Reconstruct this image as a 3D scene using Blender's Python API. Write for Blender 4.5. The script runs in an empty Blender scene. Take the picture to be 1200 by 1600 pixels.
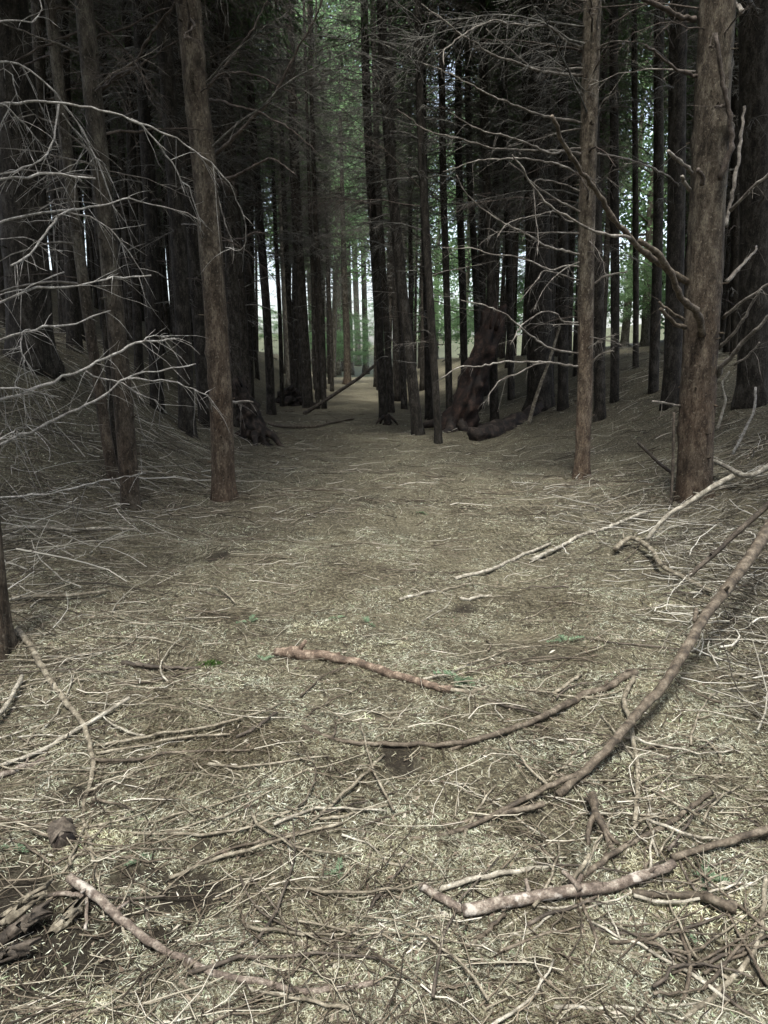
import bpy, math
import numpy as np
from mathutils import Matrix, Vector, Euler

sc = bpy.context.scene
COL = sc.collection
rng = np.random.default_rng(11)

# ------------------------------------------------------------------ camera
F = 1160.0                        # focal length in pixels of the 1200x1600 photograph
PITCH = math.radians(11.6)
CAM = np.array((0.0, 0.0, 1.55))
cam = bpy.data.cameras.new('camera')
cam.sensor_fit = 'VERTICAL'
cam.sensor_height = 36.0
cam.lens = 36.0 * F / 1600.0
cam.clip_start = 0.05
cam.clip_end = 3000
camo = bpy.data.objects.new('camera', cam)
COL.objects.link(camo)
camo.location = CAM
camo.rotation_euler = (math.pi / 2 - PITCH, 0, 0)
sc.camera = camo

# ------------------------------------------------------------------ sky, sun, exposure
SUN_EL, SUN_AZ = math.radians(68), math.radians(186)     # azimuth from +Y, clockwise: behind the camera
world = bpy.data.worlds.new('World')
sc.world = world
world.use_nodes = True
wn = world.node_tree
bg = wn.nodes['Background']
skyn = wn.nodes.new('ShaderNodeTexSky')
skyn.sky_type = 'NISHITA'
skyn.sun_disc = False
skyn.sun_elevation = SUN_EL
skyn.sun_rotation = SUN_AZ
skyn.air_density = 1.0
skyn.dust_density = 4.0
skyn.ozone_density = 1.0
hs = wn.nodes.new('ShaderNodeHueSaturation')          # thin overcast: the blue is mostly washed out
hs.inputs['Saturation'].default_value = 0.62
wn.links.new(skyn.outputs[0], hs.inputs['Color'])
wn.links.new(hs.outputs[0], bg.inputs[0])
bg.inputs[1].default_value = 0.12
sl = bpy.data.lights.new('sun', 'SUN')
sl.energy = 1.4
sl.angle = math.radians(11)
sl.color = (1.0, 0.99, 0.94)
so = bpy.data.objects.new('sun', sl)
COL.objects.link(so)
sd = Vector((math.sin(SUN_AZ) * math.cos(SUN_EL), math.cos(SUN_AZ) * math.cos(SUN_EL), math.sin(SUN_EL)))
so.rotation_euler = (-sd).to_track_quat('-Z', 'Y').to_euler()
so.location = (0, -5, 20)
sc.view_settings.view_transform = 'Standard'
sc.view_settings.look = 'None'
sc.view_settings.exposure = 2.35
sc.view_settings.gamma = 1.0
sc.view_settings.use_curve_mapping = False
cy = sc.cycles
cy.max_bounces = 6
cy.diffuse_bounces = 3
cy.glossy_bounces = 2
cy.transmission_bounces = 3
cy.transparent_max_bounces = 4
cy.use_denoising = True

# ------------------------------------------------------------------ picture -> place
_cp, _sp = math.cos(PITCH), math.sin(PITCH)
def ray(px, py):
    a, b = (px - 600.0) / F, -(py - 800.0) / F
    return np.array((a, _cp + b * _sp, -_sp + b * _cp))
def at_y(px, py, Y):
    d = ray(px, py)
    return CAM + d * (Y / d[1])
def depth(p):
    q = np.asarray(p) - CAM
    return q[1] * _cp - q[2] * _sp
def S(t):
    t = np.clip(t, 0, 1)
    return t * t * (3 - 2 * t)

_tab = np.random.default_rng(5).random((256, 256))
def vnoise(x, y, f, o=0):
    x = np.asarray(x, float) * f + 37.3 * o + 1000; y = np.asarray(y, float) * f + 91.7 * o + 1000
    xi, yi = np.floor(x).astype(int), np.floor(y).astype(int)
    u, v = S(x - xi), S(y - yi)
    g = lambda a, b: _tab[a & 255, b & 255]
    return ((g(xi, yi) * (1 - u) + g(xi + 1, yi) * u) * (1 - v) + (g(xi, yi + 1) * (1 - u) + g(xi + 1, yi + 1) * u) * v) * 2 - 1

def xc(y):                         # middle of the ride
    return np.interp(y, [0, 9, 21, 42, 80], [0.45, 0.4, -0.85, -1.9, -3.0])
def h0(x, y):
    x = np.asarray(x, float); y = np.asarray(y, float)
    u = x - xc(y)
    far = S((70 - y) / 22)
    z = 1.62 * S((u - 1.6) / 6.0) * (0.2 + 0.8 * S((y - 2) / 6))
    z = z + 1.5 * S((u - 8) / 18) * far
    z = z + 1.95 * S((-u - 1.95) / 4.6) * S((y - 5.5) / 5)
    z = z + 6.5 * S((-u - 5.5) / 19) * far
    z = z + 4.0 * S((y - 75) / 60) + 3.0 * S((np.abs(u) - 24) / 40)
    z = z + 0.055 * vnoise(x, y, 0.75) + 0.032 * vnoise(x, y, 2.1, 1) + 0.018 * vnoise(x, y, 5.5, 2) + 0.007 * vnoise(x, y, 13, 3)
    return z
_z0 = float(h0(0.0, 0.0))
def hit0(px, py):
    d = ray(px, py); t, s = 0.8, 0.02
    while t < 200:
        p = CAM + d * t
        if p[2] < h0(p[0], p[1]) - _z0: break
        t += s; s *= 1.01
    return CAM + d * t
# bare places where dark soil shows: picture position, radius in metres
HOLES = [(hit0(px, py)[:2], r * 1.2) for px, py, r in
         ((305, 1400, .10), (195, 1375, .06), (70, 1470, .16), (145, 1500, .11), (30, 1420, .12), (620, 1185, .07), (245, 1470, .05), (725, 955, .07), (130, 1240, .05), (340, 870, .10))]
def hole(x, y):
    x = np.asarray(x, float); y = np.asarray(y, float)
    m = np.zeros(np.broadcast(x, y).shape)
    wob = 1 + 0.45 * vnoise(x, y, 9, 4) + 0.3 * vnoise(x, y, 21, 5)
    for (c, r) in HOLES:
        d = np.hypot(x - c[0], (y - c[1]) * 0.8) / r
        m = np.maximum(m, .9 * S((1.35 - d * wob) / 0.9))
    return m
def h(x, y):
    return h0(x, y) - _z0 - 0.016 * hole(x, y)
def ground(px, py, lift=0.0):
    d = ray(px, py); t, s = 0.8, 0.01
    while t < 250:
        p = CAM + d * t
        if p[2] < float(h(p[0], p[1])) + lift: break
        t += s; s *= 1.006
    return CAM + d * t

# ------------------------------------------------------------------ mesh helpers
class MB:
    """collects vertices and faces of any size; build() links ONE mesh object"""
    def __init__(s):
        s.v, s.f, s.n = [], [], 0
    def add(s, v, *faces):
        v = np.asarray(v, np.float32).reshape(-1, 3)
        for f in faces:
            if len(f): s.f.append(np.asarray(f, np.int64) + s.n)
        s.v.append(v); s.n += len(v)
    def tubes(s, P, R, k=5, cap=False):
        P = np.asarray(P, float); R = np.asarray(R, float)
        if P.ndim == 2: P = P[None]; R = R[None]
        N, n, _ = P.shape
        T = np.gradient(P, axis=1)
        T /= np.linalg.norm(T, axis=2, keepdims=True) + 1e-9
        m = P[:, -1] - P[:, 0]
        ref = np.where((np.abs(m[:, 2]) > 0.7 * np.linalg.norm(m, axis=1))[:, None], np.array((1., 0.13, 0.05)), np.array((0.07, 0.05, 1.)))
        U = np.cross(T, ref[:, None, :]); U /= np.linalg.norm(U, axis=2, keepdims=True) + 1e-9
        V = np.cross(T, U)
        a = np.arange(k) * 2 * math.pi / k
        ring = U[:, :, None, :] * np.cos(a)[None, None, :, None] + V[:, :, None, :] * np.sin(a)[None, None, :, None]
        if R.ndim == 2: R = R[:, :, None]
        X = P[:, :, None, :] + ring * R[..., None]
        i = np.arange(N)[:, None, None] * n * k + np.arange(n - 1)[None, :, None] * k
        j = np.arange(k)[None, None, :]; j2 = (j + 1) % k
        q = np.stack([i + j, i + k + j, i + k + j2, i + j2], -1).reshape(-1, 4)
        fs = [q]
        if cap:
            b = np.arange(N)[:, None] * n * k
            fs += [(b + np.arange(k)[None, :]), (b + (n - 1) * k + np.arange(k - 1, -1, -1)[None, :])]
        s.add(X, *fs)
    def mesh(s, name, smooth=True):
        me = bpy.data.meshes.new(name)
        v = np.concatenate(s.v)
        me.vertices.add(len(v)); me.vertices.foreach_set('co', v.astype(np.float32).ravel())
        loops = np.concatenate([f.ravel() for f in s.f]).astype(np.int32)
        tot = np.concatenate([np.full(len(f), f.shape[1]) for f in s.f]).astype(np.int32)
        me.loops.add(len(loops)); me.loops.foreach_set('vertex_index', loops)
        me.polygons.add(len(tot))
        me.polygons.foreach_set('loop_start', (np.cumsum(tot) - tot).astype(np.int32))
        if smooth: me.polygons.foreach_set('use_smooth', np.ones(len(tot), bool))
        me.update(calc_edges=True)
        return me
class MBoff:
    def __init__(s, m, o): s.m, s.o = m, o
    def tubes(s, P, R, k=5, cap=False): s.m.tubes(np.asarray(P) + s.o, R, k, cap)
def link(name, me, mat=None, parent=None, loc=None):
    o = bpy.data.objects.new(name, me); COL.objects.link(o)
    if mat is not None and not me.materials: me.materials.append(mat)
    if parent is not None: o.parent = parent
    if loc is not None: o.location = loc
    return o
def tag(o, label=None, cat=None, group=None, kind=None):
    for k, v in (('label', label), ('category', cat), ('group', group), ('kind', kind)):
        if v: o[k] = v
    return o
def empty(name, loc, label=None, cat=None, group=None):
    o = bpy.data.objects.new(name, None); COL.objects.link(o); o.location = loc
    o.empty_display_size = 0.2
    return tag(o, label, cat, group)
def curve(pts, n):
    """n points along a smooth curve through pts, evenly spaced"""
    p = np.asarray(pts, float)
    if len(p) == 2: p = np.array((p[0], (p[0] + p[1]) / 2, p[1]))
    e = np.vstack([2 * p[0] - p[1], p, 2 * p[-1] - p[-2]])
    out = []
    for i in range(1, len(e) - 2):
        t = np.linspace(0, 1, 12, endpoint=False)[:, None]
        a, b, c, d = e[i - 1], e[i], e[i + 1], e[i + 2]
        out.append(0.5 * (2 * b + (c - a) * t + (2 * a - 5 * b + 4 * c - d) * t ** 2 + (3 * b - a - 3 * c + d) * t ** 3))
    q = np.vstack(out + [p[-1:]])
    L = np.concatenate([[0], np.cumsum(np.linalg.norm(np.diff(q, axis=0), axis=1))])
    s = np.linspace(0, L[-1], n)
    return np.stack([np.interp(s, L, q[:, k]) for k in range(3)], 1)
def unit(v):
    v = np.asarray(v, float); return v / (np.linalg.norm(v, axis=-1, keepdims=True) + 1e-9)

# ------------------------------------------------------------------ materials
def mat(name):
    m = bpy.data.materials.new(name); m.use_nodes = True
    nt = m.node_tree
    return m, nt, nt.nodes['Principled BSDF'], (lambda t: nt.nodes.new('ShaderNode' + t)), nt.links.new
def ramp(node, stops, mode='LINEAR'):
    cr = node.color_ramp; cr.interpolation = mode
    while len(cr.elements) < len(stops): cr.elements.new(0.5)
    for e, (p, c) in zip(cr.elements, stops):
        e.position = p; e.color = (c[0], c[1], c[2], 1)
def mixc(nt, fac, a, b, blend='MIX'):
    n = nt.nodes.new('ShaderNodeMix'); n.data_type = 'RGBA'; n.blend_type = blend
    for s, v in ((0, fac), (6, a), (7, b)):
        if hasattr(v, 'node'): nt.links.new(v, n.inputs[s])
        elif isinstance(v, tuple): n.inputs[s].default_value = (*v, 1)
        else: n.inputs[s].default_value = v
    return n.outputs[2]

def ground_material():
    m, nt, b, N, L = mat('needle_floor')
    g = N('NewGeometry')
    n1 = N('TexNoise'); n1.inputs['Scale'].default_value = 1.1; n1.inputs['Detail'].default_value = 6; n1.inputs['Roughness'].default_value = 0.65
    n2 = N('TexNoise'); n2.inputs['Scale'].default_value = 38; n2.inputs['Detail'].default_value = 8; n2.inputs['Roughness'].default_value = 0.75
    n3 = N('TexNoise'); n3.inputs['Scale'].default_value = 130; n3.inputs['Detail'].default_value = 4
    for n in (n1, n2, n3): L(g.outputs['Position'], n.inputs['Vector'])
    r1 = N('ValToRGB'); ramp(r1, [(0.36, (.03, .025, .017)), (0.5, (.08, .070, .047)), (0.64, (.14, .127, .085))])
    L(n1.outputs[0], r1.inputs[0])
    r2 = N('ValToRGB'); ramp(r2, [(0.38, (.014, .012, .009)), (0.5, (.075, .066, .046)), (0.62, (.26, .245, .18))])
    L(n2.outputs[0], r2.inputs[0])
    c = mixc(nt, 0.6, r1.outputs[0], r2.outputs[0])
    r3 = N('ValToRGB'); ramp(r3, [(0.35, (.55, .55, .55)), (0.65, (1.25, 1.25, 1.2))])
    L(n3.outputs[0], r3.inputs[0])
    c = mixc(nt, 1.0, c, r3.outputs[0], 'MULTIPLY')
    at = N('Attribute'); at.attribute_name = 'soil'
    c = mixc(nt, at.outputs['Fac'], c, (.014, .011, .008))
    am = N('Attribute'); am.attribute_name = 'meadow'
    c = mixc(nt, am.outputs['Fac'], c, (.045, .055, .028))
    L(c, b.inputs['Base Color']); b.inputs['Roughness'].default_value = 0.95
    b.inputs['Specular IOR Level'].default_value = 0.15
    bp = N('Bump'); bp.inputs['Strength'].default_value = 0.9; bp.inputs['Distance'].default_value = 0.02
    L(n2.outputs[0], bp.inputs['Height']); L(bp.outputs[0], b.inputs['Normal'])
    return m

def chip_material(name, stops, patch=True, dark=0.75):
    """dry needles and chips: every piece its own tone, patches of tone over the floor"""
    m, nt, b, N, L = mat(name)
    g = N('NewGeometry')
    r = N('ValToRGB'); ramp(r, stops, 'LINEAR'); L(g.outputs['Random Per Island'], r.inputs[0])
    c = r.outputs[0]
    if patch:
        n = N('TexNoise'); n.inputs['Scale'].default_value = 1.7; n.inputs['Detail'].default_value = 5
        L(g.outputs['Position'], n.inputs['Vector'])
        r2 = N('ValToRGB'); ramp(r2, [(0.36, (.36, .32, .26)), (0.47, (.80, .78, .70)), (0.56, (1.0, 1.03, 1.0)), (0.66, (1.2, 1.19, 1.02))]); L(n.outputs[0], r2.inputs[0])
        c = mixc(nt, 1.0, c, r2.outputs[0], 'MULTIPLY')
        nf = N('TexNoise'); nf.inputs['Scale'].default_value = 6; nf.inputs['Detail'].default_value = 7; nf.inputs['Roughness'].default_value = 0.8
        L(g.outputs['Position'], nf.inputs['Vector'])
        r4 = N('ValToRGB'); ramp(r4, [(0.37, (.26, .24, .21)), (0.48, (.85, .85, .82)), (0.56, (1.08, 1.1, 1.06)), (0.66, (1.3, 1.32, 1.28))]); L(nf.outputs[0], r4.inputs[0])  # dark clumps also stand in for soft occlusion between the needles
        c = mixc(nt, 1.0, c, r4.outputs[0], 'MULTIPLY')
    L(c, b.inputs['Base Color']); b.inputs['Roughness'].default_value = 0.8
    b.inputs['Specular IOR Level'].default_value = 0.2
    return m

def bark_material(name, lo, mid, hi, red=None, scale=1.0):
    m, nt, b, N, L = mat(name)
    tc = N('TexCoord'); mp = N('Mapping'); mp.inputs['Scale'].default_value = (13 * scale, 13 * scale, 5.5 * scale)
    oi = N('ObjectInfo')
    ad = N('VectorMath'); ad.operation = 'ADD'
    cb = N('CombineXYZ'); mu = N('Math'); mu.operation = 'MULTIPLY'; mu.inputs[1].default_value = 37
    L(oi.outputs['Random'], mu.inputs[0]); L(mu.outputs[0], cb.inputs[2])
    L(tc.outputs['Object'], ad.inputs[0]); L(cb.outputs[0], ad.inputs[1]); L(ad.outputs[0], mp.inputs[0])
    n1 = N('TexNoise'); n1.inputs['Scale'].default_value = 1.0; n1.inputs['Detail'].default_value = 8; n1.inputs['Roughness'].default_value = 0.7
    L(mp.outputs[0], n1.inputs['Vector'])
    r1 = N('ValToRGB'); ramp(r1, [(0.38, lo), (0.5, mid), (0.63, hi)]); L(n1.outputs[0], r1.inputs[0])
    c = r1.outputs[0]
    vo = N('TexVoronoi'); vo.inputs['Scale'].default_value = 5.5; vo.feature = 'DISTANCE_TO_EDGE'
    L(mp.outputs[0], vo.inputs['Vector'])
    n4 = N('TexNoise'); n4.inputs['Scale'].default_value = 1.6; n4.inputs['Detail'].default_value = 4
    L(ad.outputs[0], n4.inputs['Vector'])
    if red:
        sx = N('SeparateXYZ'); L(tc.outputs['Object'], sx.inputs[0])
        mr = N('MapRange'); mr.inputs[1].default_value = 0.1; mr.inputs[2].default_value = 2.6; mr.inputs[3].default_value = 0.75; mr.inputs[4].default_value = 0.12
        L(sx.outputs[2], mr.inputs[0])
        mm = N('Math'); mm.operation = 'MULTIPLY'; L(mr.outputs[0], mm.inputs[0])
        rr = N('ValToRGB'); ramp(rr, [(0.35, (.55, .55, .55)), (0.65, (1.2, 1.2, 1.2))]); L(n4.outputs[0], rr.inputs[0]); L(rr.outputs[0], mm.inputs[1])
        c = mixc(nt, mm.outputs[0], c, mixc(nt, 0.6, red, mixc(nt, 1.0, c, (1.08, .82, .68), 'MULTIPLY')))
    # pale lichen flecks
    n5 = N('TexNoise'); n5.inputs['Scale'].default_value = 46; n5.inputs['Detail'].default_value = 3; L(tc.outputs['Object'], n5.inputs['Vector'])
    r5 = N('ValToRGB'); ramp(r5, [(0.60, (0, 0, 0)), (0.72, (.45, .45, .45))]); L(n5.outputs[0], r5.inputs[0])
    c = mixc(nt, r5.outputs[0], c, tuple(min(1, v * 1.9) for v in hi))
    n6 = N('TexNoise'); n6.inputs['Scale'].default_value = 5.0; n6.inputs['Detail'].default_value = 6; n6.inputs['Roughness'].default_value = 0.8; L(mp.outputs[0], n6.inputs['Vector'])
    r6 = N('ValToRGB'); ramp(r6, [(0.36, (.35, .33, .31)), (0.5, (1, 1, 1)), (0.66, (1.4, 1.38, 1.35))]); L(n6.outputs[0], r6.inputs[0])
    c = mixc(nt, 1.0, c, r6.outputs[0], 'MULTIPLY')
    # individual trees differ a little
    hv = N('HueSaturation'); mv = N('MapRange'); mv.inputs[3].default_value = 0.7; mv.inputs[4].default_value = 1.25
    L(oi.outputs['Random'], mv.inputs[0]); L(mv.outputs[0], hv.inputs['Value']); L(c, hv.inputs['Color'])
    L(hv.outputs[0], b.inputs['Base Color']); b.inputs['Roughness'].default_value = 0.9
    b.inputs['Specular IOR Level'].default_value = 0.2
    sm = N('Math'); sm.operation = 'MULTIPLY_ADD'; L(vo.outputs['Distance'], sm.inputs[0]); sm.inputs[1].default_value = 0.6; L(n6.outputs[0], sm.inputs[2])
    bp = N('Bump'); bp.inputs['Strength'].default_value = 0.8; bp.inputs['Distance'].default_value = 0.012
    L(sm.outputs[0], bp.inputs['Height']); L(bp.outputs[0], b.inputs['Normal'])
    return m

def stick_material(name, lo, mid, hi, s=22, peel=None):
    m, nt, b, N, L = mat(name)
    tc = N('NewGeometry')
    n1 = N('TexNoise'); n1.inputs['Scale'].default_value = s; n1.inputs['Detail'].default_value = 7; n1.inputs['Roughness'].default_value = 0.7
    n2 = N('TexNoise'); n2.inputs['Scale'].default_value = s * 6; n2.inputs['Detail'].default_value = 3
    L(tc.outputs['Position'], n1.inputs['Vector']); L(tc.outputs['Position'], n2.inputs['Vector'])
    r1 = N('ValToRGB'); ramp(r1, [(0.38, lo), (0.51, mid), (0.64, hi)]); L(n1.outputs[0], r1.inputs[0])
    r2 = N('ValToRGB'); ramp(r2, [(0.35, (.7, .7, .7)), (0.65, (1.15, 1.15, 1.15))]); L(n2.outputs[0], r2.inputs[0])
    c = mixc(nt, 1.0, r1.outputs[0], r2.outputs[0], 'MULTIPLY')
    if peel:
        n3 = N('TexNoise'); n3.inputs['Scale'].default_value = s * 0.55; n3.inputs['Detail'].default_value = 5; L(tc.outputs['Position'], n3.inputs['Vector'])
        r3 = N('ValToRGB'); ramp(r3, [(0.59, (0, 0, 0)), (0.65, (.8, .8, .8))]); L(n3.outputs[0], r3.inputs[0])
        c = mixc(nt, r3.outputs[0], c, peel)
    L(c, b.inputs['Base Color']); b.inputs['Roughness'].default_value = 0.75
    b.inputs['Specular IOR Level'].default_value = 0.25
    bp = N('Bump'); bp.inputs['Strength'].default_value = 0.5; bp.inputs['Distance'].default_value = 0.004
    L(n2.outputs[0], bp.inputs['Height']); L(bp.outputs[0], b.inputs['Normal'])
    return m

def leaf_material(name, stops, trans):
    m, nt, b, N, L = mat(name)
    g = N('NewGeometry')
    r = N('ValToRGB'); ramp(r, stops); L(g.outputs['Random Per Island'], r.inputs[0])
    L(r.outputs[0], b.inputs['Base Color']); b.inputs['Roughness'].default_value = 0.6
    b.inputs['Specular IOR Level'].default_value = 0.25
    tr = N('BsdfTranslucent'); c = mixc(nt, 1.0, r.outputs[0], trans, 'MULTIPLY'); L(c, tr.inputs['Color'])
    ms = N('MixShader'); ms.inputs[0].default_value = 0.5
    L(b.outputs[0], ms.inputs[1]); L(tr.outputs[0], ms.inputs[2])
    L(ms.outputs[0], nt.nodes['Material Output'].inputs['Surface'])
    return m

M = dict(
    floor=ground_material(),
    chips=chip_material('dry_needles', [(0.0, (.035, .028, .019)), (0.25, (.115, .098, .065)), (0.5, (.200, .190, .147)), (0.78, (.325, .318, .262)), (0.94, (.46, .46, .41)), (1.0, (.17, .225, .13))]),
    bark_chips=chip_material('bark_chips', [(0.0, (.03, .022, .016)), (0.5, (.10, .075, .055)), (0.85, (.20, .17, .13)), (1.0, (.36, .34, .29))], patch=False),
    twigs=chip_material('dead_twigs', [(0.0, (.022, .017, .012)), (0.35, (.070, .056, .040)), (0.65, (.15, .126, .092)), (0.88, (.29, .265, .205)), (1.0, (.44, .41, .35))], patch=False),
    brush=chip_material('dead_brush', [(0.0, (.028, .024, .018)), (0.4, (.075, .066, .050)), (0.72, (.18, .166, .132)), (0.9, (.35, .335, .285)), (1.0, (.48, .46, .41))], patch=False),
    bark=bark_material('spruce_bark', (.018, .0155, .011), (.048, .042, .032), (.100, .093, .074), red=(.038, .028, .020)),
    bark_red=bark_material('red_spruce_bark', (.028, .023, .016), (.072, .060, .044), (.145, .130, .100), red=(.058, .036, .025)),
    bark_dark=bark_material('shaded_spruce_bark', (.010, .0085, .0065), (.025, .021, .016), (.055, .050, .041)),  # darker bark copy: shade of the crowded stand put into the colour
    bark_leaf=bark_material('broadleaf_bark', (.05, .045, .035), (.10, .09, .07), (.18, .17, .14)),
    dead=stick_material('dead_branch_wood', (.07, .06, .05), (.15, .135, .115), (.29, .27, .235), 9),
    dead_far=stick_material('shaded_branch_wood', (.036, .034, .029), (.085, .081, .070), (.18, .175, .152), 9),  # darker copy of the dead wood, with the stand's shade in its colour
    silver=stick_material('silver_dead_wood', (.10, .094, .082), (.22, .21, .19), (.37, .36, .335), 24),
    darkb=stick_material('dark_dead_wood', (.03, .023, .018), (.06, .048, .038), (.12, .10, .085), 12),
    stick=stick_material('brown_stick', (.033, .026, .019), (.075, .060, .043), (.15, .127, .096), 20),
    stick_pink=stick_material('pinkish_stick', (.06, .046, .036), (.125, .10, .08), (.25, .22, .18), 34, peel=(.34, .31, .27)),
    stick_red=stick_material('peeled_red_wood', (.05, .036, .026), (.105, .075, .054), (.25, .20, .15), 22),
    stick_dark=stick_material('dark_brown_stick', (.026, .021, .016), (.058, .047, .036), (.115, .097, .076), 18),  # plain darkest brown of the sticks
    stick_pale=stick_material('pale_bare_stick', (.11, .098, .075), (.23, .21, .168), (.38, .36, .30), 22),
    stick_tan=stick_material('tan_stick', (.07, .059, .042), (.145, .126, .092), (.27, .245, .19), 20),
    rot=stick_material('rotten_wood', (.006, .005, .004), (.017, .012, .009), (.055, .041, .030), 8),
    rot_red=stick_material('red_rotten_wood', (.006, .004, .003), (.018, .011, .008), (.055, .031, .021), 6),
    needles=leaf_material('spruce_needles', [(0, (.04, .06, .034)), (.5, (.07, .10, .055)), (1, (.11, .13, .08))], (1.0, 1.25, .8)),
    leaf=leaf_material('beech_leaves', [(0, (.10, .15, .08)), (.5, (.135, .20, .11)), (1, (.18, .25, .14))], (1.8, 2.1, 1.7)),
    sprig=leaf_material('fresh_sprig', [(0, (.10, .16, .09)), (1, (.20, .28, .18))], (1, 1.1, .95)),
    moss=leaf_material('moss', [(0, (.03, .075, .012)), (1, (.075, .14, .03))], (1, 1.2, .9)),
)

# ------------------------------------------------------------------ the ground: one sheet
def axis_lines(lo, hi, mid, step, grow):
    a = [mid]; s = step
    while a[-1] < hi: a.append(a[-1] + s); s *= grow
    b = [mid]; s = step
    while b[-1] > lo: b.append(b[-1] - s); s *= grow
    return np.array(sorted(set(b[1:] + a)))
gx = axis_lines(-420, 420, 0.0, 0.05, 1.027)
gy = axis_lines(-160, 700, 2.3, 0.045, 1.022)
X, Y = np.meshgrid(gx, gy)
Z = h(X, Y)
mb = MB()
nx, ny = len(gx), len(gy)
i = (np.arange(ny - 1)[:, None] * nx + np.arange(nx - 1)[None, :]).ravel()
mb.add(np.stack([X, Y, Z], -1), np.stack([i, i + 1, i + nx + 1, i + nx], 1))
gm = mb.mesh('forest_floor')
for nm, val in (('soil', hole(X, Y)), ('meadow', 0.7 * S((Y - 60) / 12) + 0 * X)):
    a = gm.attributes.new(nm, 'FLOAT', 'POINT'); a.data.foreach_set('value', val.astype(np.float32).ravel())
tag(link('forest_floor', gm, M['floor']), kind='structure')

# ------------------------------------------------------------------ trees: shared shapes
def branch_mb(r, L=1.7, r0=0.016, n=8, twigs=9, droop=0.5, mbx=None, O=None, D=None, k=4, tk=3, sub=True):
    """a dead conifer branch with side twigs, from O along D"""
    m_ = mbx or MB()
    O = np.zeros(3) if O is None else O
    D = np.array((1., 0, 0)) if D is None else unit(D)
    side = unit(np.cross(D, (0, 0, 1)))
    t = np.linspace(0, 1, n)
    P = O + D * (t * L)[:, None]
    P[:, 2] += -droop * L * (t ** 1.7) * 0.55 + 0.10 * L * np.sin(t * 3.0) * r.uniform(-.4, 1)
    P += side * (L * 0.10 * (np.sin(t * r.uniform(2, 5) + r.uniform(0, 6)) - np.sin(r.uniform(0, 6)) * 0) * t)[:, None] * r.uniform(-1, 1)
    P += r.normal(0, 0.012 * L / 1.7, P.shape) * (t > 0)[:, None]
    m_.tubes(P, r0 * (1 - 0.85 * t) + 0.0012, k)
    if twigs:
        Q, R = [], []
        for j in range(twigs):
            u = r.uniform(0.12, 0.98); b = np.array([np.interp(u, t, P[:, c]) for c in range(3)])
            sg = 1 if j % 2 else -1
            d = unit(D * r.uniform(0.3, 1.0) + side * sg * r.uniform(0.4, 1.0) + np.array((0, 0, r.uniform(-0.9, 0.25))))
            l = L * r.uniform(0.10, 0.36) * (1.15 - 0.5 * u)
            s_ = np.linspace(0, 1, 4)[:, None]
            q = b + d * l * s_ + np.array((0, 0, -0.35 * l)) * s_ ** 2 + r.normal(0, 0.03 * l, (4, 3)) * s_
            Q.append(q); R.append(np.linspace(0.0042, 0.0012, 4))
            if sub:
                for _ in range(2):
                    uu = r.uniform(0.3, 0.95); bb = b + d * l * uu + np.array((0, 0, -0.35 * l)) * uu ** 2
                    dd = unit(d + r.normal(0, 0.7, 3) + np.array((0, 0, -0.3)))
                    Q.append(bb + dd * l * 0.45 * s_); R.append(np.linspace(0.0028, 0.001, 4))
        m_.tubes(np.array(Q), np.array(R), tk)
    return m_

BR = []                                          # branch shapes shared by the nearer trees
for q in range(14):
    r_ = np.random.default_rng(100 + q)
    me = branch_mb(r_, 1.6, r_.uniform(.010, .019), 9, int(r_.integers(7, 14)), r_.uniform(.1, .9)).mesh('branch')
    BR.append(me)

FBR = []                                         # feathery ones, arching over the ride
for q in range(8):
    r_ = np.random.default_rng(160 + q)
    FBR.append(branch_mb(r_, 2.1, r_.uniform(.010, .015), 10, 34, r_.uniform(.05, .5)).mesh('branch'))

def whorls(r, z0, z1, gap, per, L0, L1, mbx, twigs, rad=0.09, sub=True, r0=0.014):
    z = z0
    while z < z1:
        for q in range(int(r.integers(per[0], per[1] + 1))):
            a = r.uniform(0, 2 * math.pi); f = (z - z0) / (z1 - z0)
            L = (L0 + (L1 - L0) * f) * r.uniform(0.4, 1.15)
            D = np.array((math.cos(a), math.sin(a), r.uniform(-.12, .45)))
            branch_mb(r, L, r0 * r.uniform(.6, 1.1), 6, twigs, r.uniform(.1, .8), mbx, np.array((math.cos(a) * rad * .6, math.sin(a) * rad * .6, z + r.uniform(-.05, .05))), D, 3, 3, sub)
        z += gap * r.uniform(0.7, 1.3)

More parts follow.
